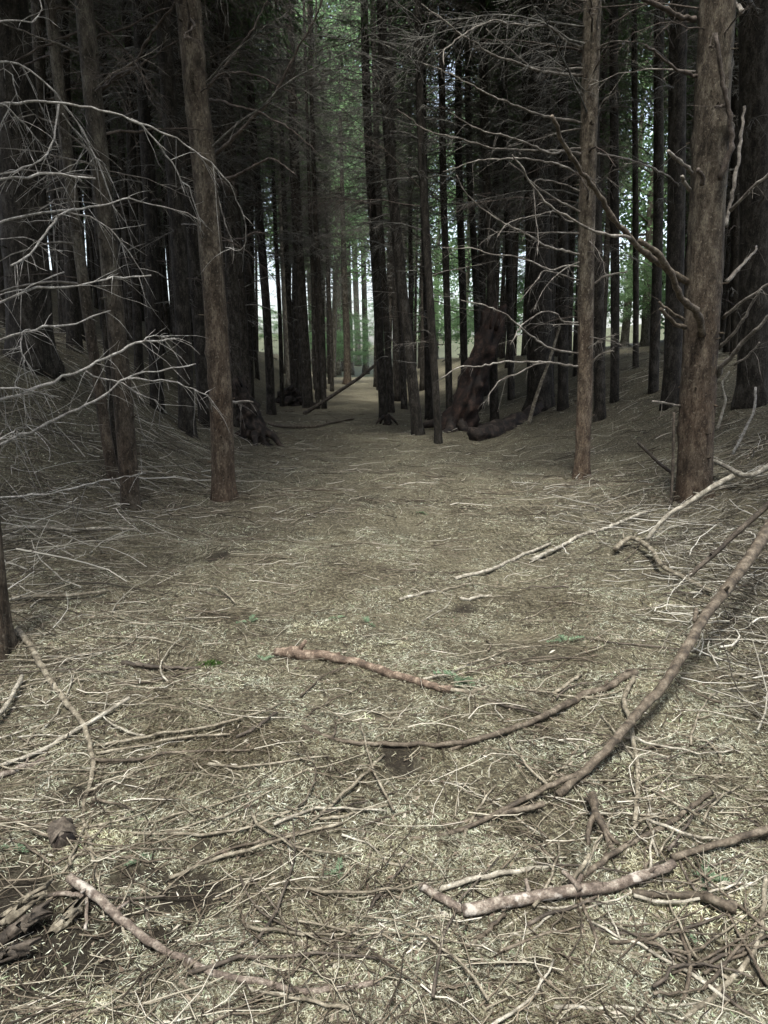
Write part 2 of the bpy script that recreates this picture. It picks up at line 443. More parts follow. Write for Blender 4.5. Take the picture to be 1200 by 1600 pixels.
def crown_mb(r, z0, z1, R0, n_br, per, size):
    """live crown: drooping boughs carrying many narrow needle sprays"""
    P, D, Ls = [], [], []
    m_ = MB(); Q, RR = [], []
    for q in range(n_br):
        f = r.uniform(0, 1) ** 0.85; z = z0 + (z1 - z0) * f
        L = R0 * (1 - 0.85 * f) * r.uniform(.55, 1.15) * (0.55 + 0.45 * min(1, f / .2)) + .25
        a = r.uniform(0, 2 * math.pi); d = np.array((math.cos(a), math.sin(a), r.uniform(-.15, .35)))
        t = np.linspace(0, 1, 5)[:, None]
        b = np.array((0, 0, z)) + d * L * t + np.array((0, 0, -.35 * L)) * t ** 2
        Q.append(b); RR.append(np.linspace(.014, .003, 5))
        u = r.uniform(.12, 1, per) ** .8
        base = np.stack([np.interp(u, t[:, 0], b[:, c]) for c in range(3)], 1)
        off = r.normal(0, 1, (per, 3)) * np.array((.17, .17, .14)) * (0.5 + L * .4)
        off[:, 2] -= np.abs(r.normal(0, .16, per))
        P.append(base + off)
        dd = d[None] * .5 + unit(off) + r.normal(0, .45, (per, 3)); dd[:, 2] -= .35
        D.append(unit(dd)); Ls.append(size * r.uniform(.6, 1.5, per))
    P = np.vstack(P); D = np.vstack(D); Ls = np.concatenate(Ls)[:, None]
    W = unit(np.cross(D, r.normal(0, 1, P.shape)))
    w = Ls * 0.13
    v = np.stack([P - D * Ls * .5, P + W * w, P + D * Ls * .5, P - W * w], 1)
    i = np.arange(len(P))[:, None] * 4
    m_.add(v, i + np.arange(4)[None])
    w_ = MB(); w_.tubes(np.array(Q), np.array(RR), 3)
    return m_, w_

CROWNS = []
for q in range(5):
    r_ = np.random.default_rng(300 + q)
    a, b = crown_mb(r_, 0.0, 11.0, 2.3, 110, 62, .15)
    CROWNS.append((a.mesh('crown'), b.mesh('bough')))

def trunk_mb(P, Rr, k, n, seed=0, flare=0.45, rough=0.04, knots=()):
    """trunk along points P with radii Rr: root flare, uneven girth, knots where branches left it"""
    r = np.random.default_rng(seed)
    P = np.asarray(P, float)
    lP = np.concatenate([[0], np.cumsum(np.linalg.norm(np.diff(P, axis=0), axis=1))])
    lq = np.linspace(0, lP[-1], max(4, int(lP[-1] / .9)))
    Pe = np.stack([np.interp(lq, lP, P[:, c]) for c in range(3)], 1)      # even spacing, so that the curve cannot fold back
    Pe[1:-1] = .25 * Pe[:-2] + .5 * Pe[1:-1] + .25 * Pe[2:]
    C = curve(Pe, n)
    sP = np.concatenate([[0], np.cumsum(np.linalg.norm(np.diff(P, axis=0), axis=1))])
    sC = np.concatenate([[0], np.cumsum(np.linalg.norm(np.diff(C, axis=0), axis=1))])
    R = np.interp(sC / sC[-1], sP / sP[-1], Rr)
    th = np.arange(k) * 2 * math.pi / k
    hh = sC[:, None]
    ph = r.uniform(0, 6.28, 3)
    R2 = R[:, None] * (1 + flare * np.exp(-np.maximum(hh - .2, 0) / .14) * (0.55 + 0.45 * np.cos(4 * th + ph[0]) + .25 * np.cos(3 * th + ph[1])))
    R2 = R2 * (1 + rough * (vnoise(th[None] * 2.2 / 6.28 * 3, hh, 2.2, seed % 7) + .7 * vnoise(th[None] * 3, hh, 6.0, seed % 5)))
    for (zk, ak, wk, ak_amp) in knots:
        da = (th - ak + math.pi) % (2 * math.pi) - math.pi
        R2 = R2 + R[:, None] * ak_amp * np.exp(-((hh - zk) / wk) ** 2 - (da / .55) ** 2)
    m_ = MB(); m_.tubes(C, R2[None], k, cap=True)
    return m_, C, R

STAND = []                                       # shapes for the crowded stand behind
for q in range(6):
    r_ = np.random.default_rng(500 + q)
    H = r_.uniform(18, 21)
    t = np.linspace(-.3, H, 9)
    w1, w2 = r_.uniform(-.28, .28, 2)
    P = np.stack([w1 * np.sin(t / H * 2.2) * (t > 0), w2 * np.sin(t / H * 2.6) * (t > 0), t], 1)
    rad = r_.uniform(.085, .13)
    tm, C, R = trunk_mb(P, np.interp(t, [-.3, 0, H], [rad, rad, .02]), 9, 34, q)
    db = MB()
    whorls(r_, 4.6, 11.0, .30, (3, 6), 1.0, 2.2, db, 11, rad)
    whorls(r_, 1.5, 4.6, .75, (1, 2), .4, 1.2, db, 6, rad)
    STAND.append((tm.mesh('trunk'), db.mesh('dead_branches')))

def add_crown(root, q, z, off=(0, 0), rot=0.0, s=1.0):
    a, b = CROWNS[q % len(CROWNS)]
    o = link('crown', a, M['needles'], root, (off[0], off[1], z)); o.rotation_euler = (0, 0, rot); o.scale = (s, s, s)
    o2 = link('bough', b, M['darkb'], root, (off[0], off[1], z)); o2.rotation_euler = (0, 0, rot); o2.scale = (s, s, s)
    o['kind'] = 'stuff'; o2['kind'] = 'stuff'

# ------------------------------------------------------------------ trees traced one by one
SPOTS = []
def traced(pts, w0, w1, label, group=None, Yd=None, mat_='bark', k=10, n=40, H=19, branches=0, zr=(1.2, 6.5), bl=(.6, 1.3), bmat='dead', stuff=True, seed=1, crown=True, flare=.45, rough=.04, knots=(), az=None, cs=1.3, fb=0, side=0):
    base = ground(*pts[0]) if Yd is None else at_y(pts[0][0], pts[0][1], Yd)
    Yb = base[1]
    if Yd is not None:
        base[2] = float(h(base[0], base[1]))
    W = [at_y(px, py, Yb) for px, py in pts[1:]]
    W = [base] + [p for p in W if p[2] > base[2] + .3]
    rads = [np.interp(i_ / max(1, len(W) - 1), [0, 1], [w0, w1]) * .45 / F * depth(p) for i_, p in enumerate(W)]
    top = W[-1]
    d = unit(W[-1] - W[-2]); d = unit(d * .5 + np.array((0, 0, 1.)))
    for f in (.35, .7, 1.0):
        W.append(top + d * (H - top[2]) * f); rads.append(rads[len(rads) - 1] * (.72 if f < 1 else .2))
    W = [base - np.array((0, 0, .22))] + W; rads = [rads[0]] + rads
    root = empty('conifer_tree', base, label, 'tree', group)
    A = np.array(W) - base
    m_, C, R = trunk_mb(A, rads, k, n, seed, flare, rough, knots)
    if k >= 18:                     # snapped stubs of old branches
        r_s = np.random.default_rng(seed + 7)
        for q in range(46):
            j = int(r_s.integers(6, int(len(C) * .42))); a = r_s.uniform(0, 6.28); d_ = np.array((math.cos(a), math.sin(a), r_s.uniform(-.3, .5))); l_ = r_s.uniform(.015, .07); w_ = r_s.uniform(.004, .010)
            p_ = C[j] + d_ * R[j] * .8
            m_.tubes(np.array([p_, p_ + d_ * (R[j] * .2 + l_ * .5), p_ + d_ * (R[j] * .2 + l_)]), np.array([w_ * 1.8, w_, w_ * .7]), 5, cap=True)
    link('trunk', m_.mesh('trunk'), M[mat_], root)
    ax = lambda z: np.array([np.interp(z, C[:, 2], C[:, c]) for c in range(2)] + [z])
    rr = lambda z: np.interp(z, C[:, 2], R)
    r = np.random.default_rng(seed + 40)
    for q in range(branches):
        z = r.uniform(*zr); a = r.uniform(0, 6.283) if az is None else r.uniform(*az)
        o = link('branch', BR[int(r.integers(len(BR)))], M[bmat], root)
        p = ax(z) + np.array((math.cos(a), math.sin(a), 0)) * rr(z) * .7
        s = r.uniform(*bl) / 1.6
        o.location = p; o.rotation_euler = Euler((r.uniform(-.6, .6), -r.uniform(-.35, .45), a)); o.scale = (s, s, s)
    for q in range(fb):
        z = 3.3 + 6.0 * (q + r.uniform()) / fb; a = (0 if side > 0 else math.pi) + r.normal(0, .75)
        o = link('branch', FBR[int(r.integers(len(FBR)))], M['darkb' if r.uniform() < .6 else 'dead_far'], root)
        o.location = ax(z) + np.array((math.cos(a), math.sin(a), 0)) * rr(z) * .7
        s = r.uniform(.55, 1.1); o.rotation_euler = Euler((r.uniform(-.6, .6), -r.uniform(-.05, .7), a)); o.scale = (s, s, s)
    if stuff:
        q = int(r.integers(len(STAND)))
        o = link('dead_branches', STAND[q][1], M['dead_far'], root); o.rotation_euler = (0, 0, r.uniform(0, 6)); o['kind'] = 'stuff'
        p = ax(5.0); o.location = (p[0], p[1], 0)
    if crown:
        p = ax(9.0); add_crown(root, seed, 8.0 + r.uniform(-.3, .8), (p[0], p[1]), r.uniform(0, 6), cs * r.uniform(.9, 1.1))
    SPOTS.append((base[0], base[1]))
    return root, base, Yb

def knots_for(seed, z0, z1, n):
    r = np.random.default_rng(seed)
    return [(r.uniform(z0, z1), r.uniform(0, 6.28), r.uniform(.02, .05), r.uniform(.06, .2)) for _ in range(n)]

GL = 'conifers crowded in the dark stand left of the path'
GR = 'conifers crowded in the dark stand right of the path'
tA, bA, YA = traced([(350, 782), (346, 600), (331, 400), (313, 200), (292, 0)], 38, 43, 'reddish brown conifer standing alone at the left edge of the path', mat_='bark_red', k=28, n=260,
                    branches=16, zr=(2.6, 7.5), seed=21, stuff=False, knots=knots_for(3, 1, 7, 26), rough=.05, bmat='darkb', fb=10, side=1)
tB, bB, YB = traced([(205, 792), (192, 600), (172, 420), (160, 300), (145, 150), (130, 0)], 32, 31, 'slim grey brown conifer curving left as it rises beside a thinner stem', mat_='bark', k=20, n=200,
                    branches=22, zr=(2.2, 7.5), seed=22, fb=8, side=1, stuff=False, knots=knots_for(4, .8, 7, 24))
traced([(180, 752), (152, 600), (126, 420), (106, 250), (84, 60), (76, 0)], 19, 19, 'thin leaning conifer stem close behind the slim curving conifer on the left', mat_='bark', k=14, n=120, branches=16, seed=23, zr=(2, 7), stuff=False)
traced([(186, 740), (172, 600), (158, 450), (150, 330), (140, 150)], 12, 11, 'thinnest bare pole squeezed between two slim conifers at left', mat_='bark_dark', k=10, n=60, branches=8, seed=24, zr=(2, 6), stuff=False, H=13)
tO, bO, YO = traced([(908, 747), (916, 620), (916, 500), (914, 400), (919, 250), (923, 100), (925, 0)], 25, 31, 'slender pale brown conifer with many thin drooping dead branches right of the path', mat_='bark_red', k=20, n=220,
                    branches=26, zr=(1.6, 8), seed=25, stuff=False, knots=knots_for(5, .8, 7, 30), bmat='dead', az=(1.6, 5.2), fb=16, side=-1)
tR, bR, YR = traced([(1086, 778), (1087, 650), (1094, 520), (1104, 400), (1110, 250), (1116, 100), (1119, 0)], 57, 60, 'thickest conifer, with a swollen branch collar and broken stubs, on the right bank', mat_='bark_red', k=36, n=320,
                    branches=12, zr=(3.5, 7.5), seed=26, stuff=False, flare=.3, rough=.05, bmat='dead',
                    knots=[(3.62, a_, .07, .22) for a_ in (3.4, 4.2, 5.0, 5.8)] + knots_for(6, .6, 7, 40))
tE, bE, YE = traced([(-6, 1022), (-14, 900), (-26, 780), (-60, 500), (-90, 200)], 52, 50, 'dark conifer trunk cut off by the left edge of the photo', mat_='bark', k=20, n=160, branches=4, zr=(5, 8), seed=27, stuff=False, flare=.55)
traced([(48, 560), (42, 400), (22, 150), (8, 0)], 74, 74, 'broad dark trunk on the brushy mound at far left', Yd=10.2, mat_='bark_dark', k=20, n=90, branches=16, seed=28, zr=(2.5, 8))
traced([(1184, 560), (1182, 300), (1178, 0)], 52, 52, 'very dark trunk on the bank at the right edge of the photo', Yd=10.5, mat_='bark_dark', k=18, n=80, branches=16, seed=29, zr=(1.5, 8))
traced([(845, 640), (842, 450), (836, 200), (830, 0)], 44, 40, 'dark stout trunk just left of the slender pale brown conifer', mat_='bark_dark', k=16, n=80, branches=14, seed=30, zr=(1.6, 8), fb=12, side=-1)
traced([(938, 655), (936, 500), (930, 300), (926, 100)], 19, 19, 'shaded trunk half hidden right behind the slender pale brown conifer', mat_='bark_dark', k=14, n=80, branches=12, seed=31, zr=(1.6, 8), fb=12, side=-1)
traced([(655, 680), (640, 560), (622, 400), (610, 250), (598, 100)], 19, 18, 'leaning dark conifer at the right edge of the path', mat_='bark_dark', k=14, n=90, branches=18, seed=32, zr=(1.6, 8), fb=16, side=-1)
traced([(687, 694), (677, 560), (668, 400), (656, 200)], 13, 15, 'thin dark stem standing beside the leaning conifer right of the path', mat_='bark_dark', k=12, n=80, branches=14, seed=33, zr=(1.6, 8), fb=12, side=-1)
traced([(424, 648), (418, 500), (406, 350), (396, 230)], 15, 14, 'dark slim conifer where the brushy mound meets the path at left', mat_='bark_dark', k=12, n=70, branches=14, seed=34, zr=(2, 8), crown=False, fb=14, side=1)
traced([(543, 600), (542, 520), (538, 440)], 13, 11, 'lone conifer with flared foot at the bright far end of the path', mat_='bark', k=12, n=60, branches=6, seed=35, zr=(3, 8), flare=1.0)
LL = ['mid grey trunk just right of the slim curving conifer, second row back', 'trunk left behind the lone reddish brown conifer, brash at its foot', 'narrow dark trunk in front of the gap beside the broad far left trunk', 'trunk immediately left of the lone reddish brown conifer, farther back',
      'thin dark pole between the slim curving conifer and the trunk behind it', 'trunk close right of the lone reddish brown conifer, above the upturned root', 'thin pole just right of the lone reddish brown conifer, far behind it', 'dark trunk beside the broad far left trunk, seen through the white branches']
LP = ['thin pole right beside the dark slim conifer at the left path edge', 'second thin pole right of the dark slim conifer at the left path edge', 'thickest trunk of the cluster left of the far path end', 'thin pole touching the thickest trunk of the cluster left of the far path end', 'rightmost straight pole of the cluster left of the far path end', 'half hidden pole in the middle of the cluster left of the far path end', 'thin pole alone against the light at the left of the far path end']
LK = ['straight dark trunk nearest the right side of the far path end', 'dark trunk just right of the one nearest the far path end', 'dark trunk directly behind the thin stem beside the leaning conifer', 'thin dark trunk just left of the leaning conifer right of the path']
LR = ['first pole right of the leaning conifer, left of a bright gap', 'second pole right of the leaning conifer, between two bright gaps', 'pole rising directly above the leaning reddish stump', 'pole behind the torn tip of the leaning reddish stump', 'thin pole right of the leaning reddish stump', 'dark trunk right of the stout dark trunk, behind drooping branches',
      'dark pole right behind the slender pale brown conifer', 'thinnest pole in the green gap left of the thickest conifer', 'first dark trunk left of the thickest conifer', 'broad dark trunk close left of the thickest conifer', 'dark pole between the stout dark trunk and the slender pale brown conifer', 'dark trunk seen between the thickest conifer and the trunk at the right edge']
L_mid = [((245, 640), (238, 400), (225, 150), (216, 0), 22, 12.5), ((292, 650), (281, 400), (264, 150), (252, 0), 27, 12.0), ((66, 560), (63, 300), (60, 0), (60, -10), 22, 12.8), ((322, 640), (307, 420), (288, 230), (275, 50), 26, 13.5),
         ((218, 600), (208, 300), (198, 50), (196, 0), 15, 14.5), ((384, 620), (374, 450), (360, 250), (350, 100), 22, 16), ((360, 620), (352, 450), (340, 250), (335, 100), 15, 18), ((118, 580), (112, 400), (100, 200), (96, 0), 24, 13.6)]
for q, (a, b, c, d, w, Yd) in enumerate(L_mid):
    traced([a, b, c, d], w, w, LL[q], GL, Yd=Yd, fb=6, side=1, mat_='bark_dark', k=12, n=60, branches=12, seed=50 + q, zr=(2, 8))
for q, (pts, w) in enumerate([([(441, 634), (438, 500), (431, 380)], 8), ([(460, 634), (453, 500), (445, 350)], 10), ([(482, 638), (473, 500), (463, 330)], 19), ([(497, 638), (492, 500), (484, 330)], 7), ([(507, 638), (501, 500), (491, 300)], 9), ([(470, 622), (466, 480), (458, 330)], 9), ([(519, 612), (517, 520), (512, 420)], 7)]):
    traced(pts, w, w * .95, LP[q], GL, mat_='bark_dark', k=10, n=46, seed=70 + q, crown=False, fb=4, side=1)
for q, (pts, w) in enumerate([([(600, 656), (591, 500), (580, 300), (572, 150)], 15), ([(612, 645), (602, 480), (590, 300)], 12), ([(671, 655), (668, 450), (660, 250)], 15), ([(632, 640), (626, 480), (615, 300)], 11)]):
    traced(pts, w, w, LK[q], GR, mat_='bark_dark', k=10, n=46, branches=14, seed=80 + q, zr=(2, 8), crown=False, fb=8, side=-1)
R_mid = [([(704, 610), (698, 450), (691, 250)], 12, 17), ([(728, 600), (723, 450), (716, 250)], 13, 18), ([(752, 600), (742, 400), (732, 250)], 12, 19), ([(775, 610), (766, 400), (756, 200)], 15, 16.5), ([(800, 610), (795, 400), (788, 200)], 12, 19), ([(882, 600), (880, 400), (878, 200)], 18, 15),
         ([(962, 610), (961, 400), (958, 0)], 15, 14), ([(992, 605), (993, 300), (990, 0)], 10, 17), ([(1022, 600), (1029, 350), (1029, 0)], 17, 13.5), ([(1052, 600), (1057, 350), (1059, 0)], 30, 12.0), ([(860, 610), (858, 400), (855, 100)], 16, 17), ([(1150, 590), (1152, 300), (1154, 0)], 22, 15)]
for q, (pts, w, Yd) in enumerate(R_mid):
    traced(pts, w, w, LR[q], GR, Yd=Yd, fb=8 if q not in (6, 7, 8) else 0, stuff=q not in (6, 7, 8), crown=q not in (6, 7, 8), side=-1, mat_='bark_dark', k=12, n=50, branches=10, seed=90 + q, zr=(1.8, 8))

# ------------------------------------------------------------------ the rest of the stand
r = np.random.default_rng(77)
cells = []
GREEN = [(-4.2, 34.0), (-1.9 + 2.6, 41.0), (-5.6, 44.0)]
def open_line(px, y_):              # lines of sight that stay clear of trunks
    return (404 < px < 450 and y_ > 21) or (690 < px < 712 and y_ > 15) or (728 < px < 741 and y_ > 15) or (938 < px < 1040 and y_ > 15) or (676 < px < 746 and y_ > 21) or (520 < px < 575)
for a_ in GREEN: SPOTS.append(a_)
for side in (-1, 1):
    for yy in np.arange(11, 62, 1.75):
        for k_ in range(16):
            x_ = float(xc(yy)) + side * (1.75 + k_ * 1.75) + r.uniform(-.55, .55) + side * .5 * (yy < 22); y_ = yy + r.uniform(-.75, .75)
            px = 600 + F * x_ / (y_ * .985)
            if px < -200 or px > 1400 or open_line(px, y_): continue
            if 440 <= px < 520 and y_ < 22.5: continue
            if 575 < px < 690 and y_ > 22 and r.uniform() < .45: continue
            if 395 < px < 700 and y_ < 17: continue
            if -40 < px < 1240 and y_ < 13.0: continue
            if 690 < px < 860 and y_ < 16: continue
            if side > 0 and px > 760 and y_ > 48: continue
            if y_ > 36 and -4.6 < x_ - float(xc(y_)) < 0 and r.uniform() < .35: continue
            if y_ > 44 and 0 < x_ - float(xc(y_)) < 3: continue
            if any((x_ - a) ** 2 + (y_ - b) ** 2 < .9 for a, b in SPOTS): continue
            if any((x_ - a) ** 2 + (y_ - b) ** 2 < 3.4 for a, b in GREEN): continue
            SPOTS.append((x_, y_)); cells.append((x_, y_, side))
cells.sort(key=lambda c: c[1])
print('cells', len(cells))
near_, far_ = cells[:250], cells[250:]
for q, (x_, y_, side) in enumerate(near_):
    root = empty('conifer_tree', (x_, y_, float(h(x_, y_))), 'dark conifer trunk in the crowded stand %s of the path' % ('left' if side < 0 else 'right'), 'tree', GL if side < 0 else GR)
    v = int(r.integers(len(STAND)))
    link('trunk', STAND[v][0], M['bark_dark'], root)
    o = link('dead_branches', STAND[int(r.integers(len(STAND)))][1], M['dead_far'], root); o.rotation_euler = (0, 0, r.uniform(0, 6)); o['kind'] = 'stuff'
    add_crown(root, int(r.integers(5)), 7.0 + r.uniform(-.8, 1.0), (0, 0), r.uniform(0, 6), r.uniform(.95, 1.2) * (np.clip(.12 + .2 * abs(x_ - float(xc(y_))), .25, 1) if y_ > 16 else 1))
    root.rotation_euler = (r.uniform(-.025, .025), r.uniform(-.025, .025), r.uniform(0, 6.28)); s = r.uniform(.85, 1.15); root.scale = (s, s, s)
# the wood farther off, one mass
ft, fd, fc = MB(), MB(), MB()
for q, (x_, y_, side) in enumerate(far_):
    b_ = np.array((x_, y_, float(h(x_, y_)))); rd = r.uniform(.07, .13); lx, ly = r.normal(0, .35, 2)
    t = np.linspace(0, 1, 6)[:, None]
    ft.tubes(b_ + np.array((lx, ly, 19.)) * t, rd * np.linspace(1.1, .2, 6), 6)
    whorls(r, 5.0, 10.0, .7, (2, 4), 1.0, 1.9, MBoff(fd, b_), 4, rd, False)
    n_ = 900
    z_ = r.uniform(7, 18, n_); rad_ = 2.0 * (1 - .8 * (z_ - 7) / 11) * np.sqrt(r.uniform(0, 1, n_)); a_ = r.uniform(0, 6.28, n_)
    rad_ *= np.clip(.13 * abs(x_ - float(xc(y_))), .16, 1)
    P = b_ + np.stack([rad_ * np.cos(a_), rad_ * np.sin(a_), z_], 1)
    D = unit(np.stack([np.cos(a_), np.sin(a_), np.full(n_, -.5)], 1) + r.normal(0, .5, (n_, 3))); W = unit(np.cross(D, r.normal(0, 1, (n_, 3)))); Ls = r.uniform(.2, .45, n_)[:, None]
    fc.add(np.stack([P - D * Ls * .5, P + W * Ls * .14, P + D * Ls * .5, P - W * Ls * .14], 1), np.arange(n_)[:, None] * 4 + np.arange(4)[None])
if far_:
    fw = tag(link('far_wood', ft.mesh('far_wood'), M['bark_dark']), None, None, None, 'stuff')
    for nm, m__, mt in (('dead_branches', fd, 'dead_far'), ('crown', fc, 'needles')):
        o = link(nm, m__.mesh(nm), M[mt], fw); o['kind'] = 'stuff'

# the stand goes on unseen beside the viewer; innermost trees added to shade the floor
for q, (x_, y_) in enumerate([(-5.2, 6.2), (-4.6, 3.0), (-4.9, .4), (-4.5, -2.4), (-6.6, 4.6), (-7.0, 1.6), (-6.8, 7.6), (-6.9, -1.2), (-8.8, 6.4), (-8.9, 3.0),
                              (5.6, 6.0), (5.0, 3.2), (5.3, .5), (4.9, -2.2), (7.2, 4.6), (7.4, 1.8), (7.2, 7.4), (7.3, -.9), (9.2, 6.2), (9.3, 3.3), (-3.9, 4.9), (4.1, 4.7), (-3.3, 2.2), (3.7, 1.6), (-4.0, 6.5), (4.4, 6.5)]):
    left = x_ < 0
    root = empty('conifer_tree', (x_, y_, float(h(x_, y_))), 'unseen shading conifer beside the viewer just outside the %s edge of the photo' % ('left' if left else 'right'), 'tree', 'conifers standing just outside the %s edge of the photo' % ('left' if left else 'right'))
    link('trunk', STAND[q % 6][0], M['bark_dark'], root)
    add_crown(root, q, 6.0 + r.uniform(-.5, 1.0), (0, 0), r.uniform(0, 6), r.uniform(1.0, 1.2) * (1.25 if abs(x_) < 4.2 and y_ > 4 else 1))  # innermost crowns enlarged to darken the floor ahead
    root.rotation_euler = (0, 0, q * 1.7)

k_ = 0
for yy in (-5.0, -7.4, -9.8, -12.2, -14.6):
    for xx in (-9.6, -7.2, -4.8, -2.5, 2.9, 5.2, 7.6, 10.0):
        x_, y_ = xx + r.uniform(-.5, .5), yy + r.uniform(-.6, .6); k_ += 1
        root = empty('conifer_tree', (x_, y_, float(h(x_, y_))), 'conifer in the stand behind the viewer', 'tree', 'conifers of the stand behind the viewer')
        link('trunk', STAND[k_ % 6][0], M['bark_dark'], root)
        o = link('dead_branches', STAND[(k_ + 2) % 6][1], M['dead_far'], root); o['kind'] = 'stuff'
        add_crown(root, k_, 6.0 + r.uniform(-.5, 1.0), (0, 0), r.uniform(0, 6), r.uniform(.9, 1.1))
        root.rotation_euler = (0, 0, k_ * 1.3)

# ------------------------------------------------------------------ broadleaf trees in the light beyond the stand
def broadleaf(r, H, Rc, nl, size, zlo=.3, zhi=.92):
    tr = MB(); P = np.array([(0, 0, -.3), (0, 0, .2), (r.uniform(-.3, .3), r.uniform(-.3, .3), H * .4), (r.uniform(-.6, .6), r.uniform(-.6, .6), H * .85)])
    m_, C, R = trunk_mb(P, [.24, .22, .15, .04], 10, 24, 3)
    lim = MB(); cl = []
    for q in range(26):
        z = H * r.uniform(zlo, zhi); a = r.uniform(0, 6.28); L = Rc * r.uniform(.5, 1.0) * (1 - .5 * abs(z / H - .5))
        p0 = np.array((np.interp(z, C[:, 2], C[:, 0]), np.interp(z, C[:, 2], C[:, 1]), z))
        p1 = p0 + np.array((math.cos(a) * L, math.sin(a) * L, L * r.uniform(.1, .7)))
        c = curve([p0, (p0 + p1) / 2 + r.normal(0, .2, 3), p1], 6); lim.tubes(c, np.linspace(.06, .012, 6), 4)
        for t in (2, 3, 4, 5): cl.append(c[t])
        for _ in range(2): cl.append(p1 + r.normal(0, .7, 3))
    cl = np.array(cl)
    idx = r.integers(len(cl), size=nl)
    P = cl[idx] + r.normal(0, .55, (nl, 3)) * np.array((1, 1, .7))
    D = unit(r.normal(0, 1, (nl, 3)) + np.array((0, 0, -.3))); W = unit(np.cross(D, r.normal(0, 1, (nl, 3))))
    Ls = size * r.uniform(.6, 1.4, nl)[:, None]
    v = np.stack([P - D * Ls * .5, P + W * Ls * .32, P + D * Ls * .5, P - W * Ls * .32], 1)
    lm = MB(); lm.add(v, np.arange(nl)[:, None] * 4 + np.arange(4)[None])
    return m_.mesh('trunk'), lim.mesh('limb'), lm.mesh('crown')
BL = [broadleaf(np.random.default_rng(700 + q), hh, rc, 5200, .24) for q, (hh, rc) in enumerate(((26, 4.5), (21, 4.2), (27, 5.0)))]
HI = broadleaf(np.random.default_rng(720), 24, 3.6, 5200, .20, .44, .95)
for q, (x_, y_) in enumerate(GREEN):
    root = empty('broadleaf_tree', (x_, y_, float(h(x_, y_))), ('bright green broadleaf crown left of the ride, high above the path', 'green broadleaf crown on the right of the far ride', 'farther green broadleaf crown behind the poles left of the ride')[q], 'tree')
    link('trunk', HI[0], M['bark_leaf'], root)
    for nm, me_, mt in (('limb', HI[1], 'bark_leaf'), ('crown', HI[2], 'leaf')):
        o = link(nm, me_, M[mt], root); o['kind'] = 'stuff'
    root.rotation_euler = (0, 0, q * 2.2)
LOW = [broadleaf(np.random.default_rng(730 + q), 17, 3.6, 6500, .20, .04, .95) for q in range(2)]
edge = [(548, 76, 1.5), (512, 74, 1.45), (572, 78, 1.5), (535, 84, 1.6), (490, 76, 1.45), (560, 92, 1.8), (475, 88, 1.7), (505, 92, 1.8), (600, 84, 1.6), (528, 70, 1.35), (520, 64, 1.2), (498, 68, 1.3), (470, 72, 1.4), (640, 72, 1.1), (680, 60, 1.1), (722, 56, 1.0), (765, 58, 1.1), (820, 54, 1.1), (880, 52, 1.1), (930, 48, 1.1), (972, 44, 1.15), (1004, 40, 1.1), (1040, 46, 1.1), (1090, 50, 1.1), (1150, 50, 1.1)]
for q, (px, Yd, s) in enumerate(edge):
    x_ = (px - 600) / F * Yd * .985
    root = empty('broadleaf_tree', (x_, Yd, float(h(x_, Yd))), 'bright green broadleaf tree in the light beyond the dark conifers', 'tree', 'broadleaf trees beyond the stand')
    t3, l3, c3 = BL[q % 3] if px < 660 else LOW[q % 2]
    link('trunk', t3, M['bark_leaf'], root)
    o = link('limb', l3, M['bark_leaf'], root); o['kind'] = 'stuff'
    o = link('crown', c3, M['leaf'], root); o['kind'] = 'stuff'
    root.rotation_euler = (0, 0, q * 2.4); root.scale = (s, s, s)

for q, (px, Yd, s) in enumerate([(522, 66, .34), (552, 68, .38), (578, 67, .34), (500, 72, .42), (600, 70, .42), (538, 76, .5), (470, 76, .5), (640, 62, .5), (695, 50, .36), (738, 49, .36), (790, 44, .36), (855, 42, .36), (930, 39, .34), (985, 36, .30), (1050, 40, .36), (1120, 40, .36), (380, 66, .5), (430, 64, .24), (405, 58, .22), (445, 58, .24), (415, 72, .3), (700, 58, .3), (60, 52, .4), (130, 56, .4), (200, 56, .4), (250, 56, .4), (665, 48, .3), (715, 46, .28), (760, 44, .28), (812, 46, .3), (905, 43, .3), (960, 41, .28), (1010, 39, .28), (560, 68, .26), (535, 66, .26)]):
    x_ = (px - 600) / F * Yd * .985
    root = empty('shrub', (x_, Yd, float(h(x_, Yd))), 'pale green shrub in the light at the far edge of the stand', 'shrub', 'shrubs at the far edge of the stand')
    t3, l3, c3 = BL[(q + 1) % 3]
    o = link('foliage', c3, M['leaf'], root, (0, 0, -.8 * s)); o['kind'] = 'stuff'
    o2 = link('stem', l3, M['bark_leaf'], root, (0, 0, -.8 * s)); o2['kind'] = 'stuff'
    root.rotation_euler = (0, 0, q * 1.9); root.scale = (s, s, s * .62)

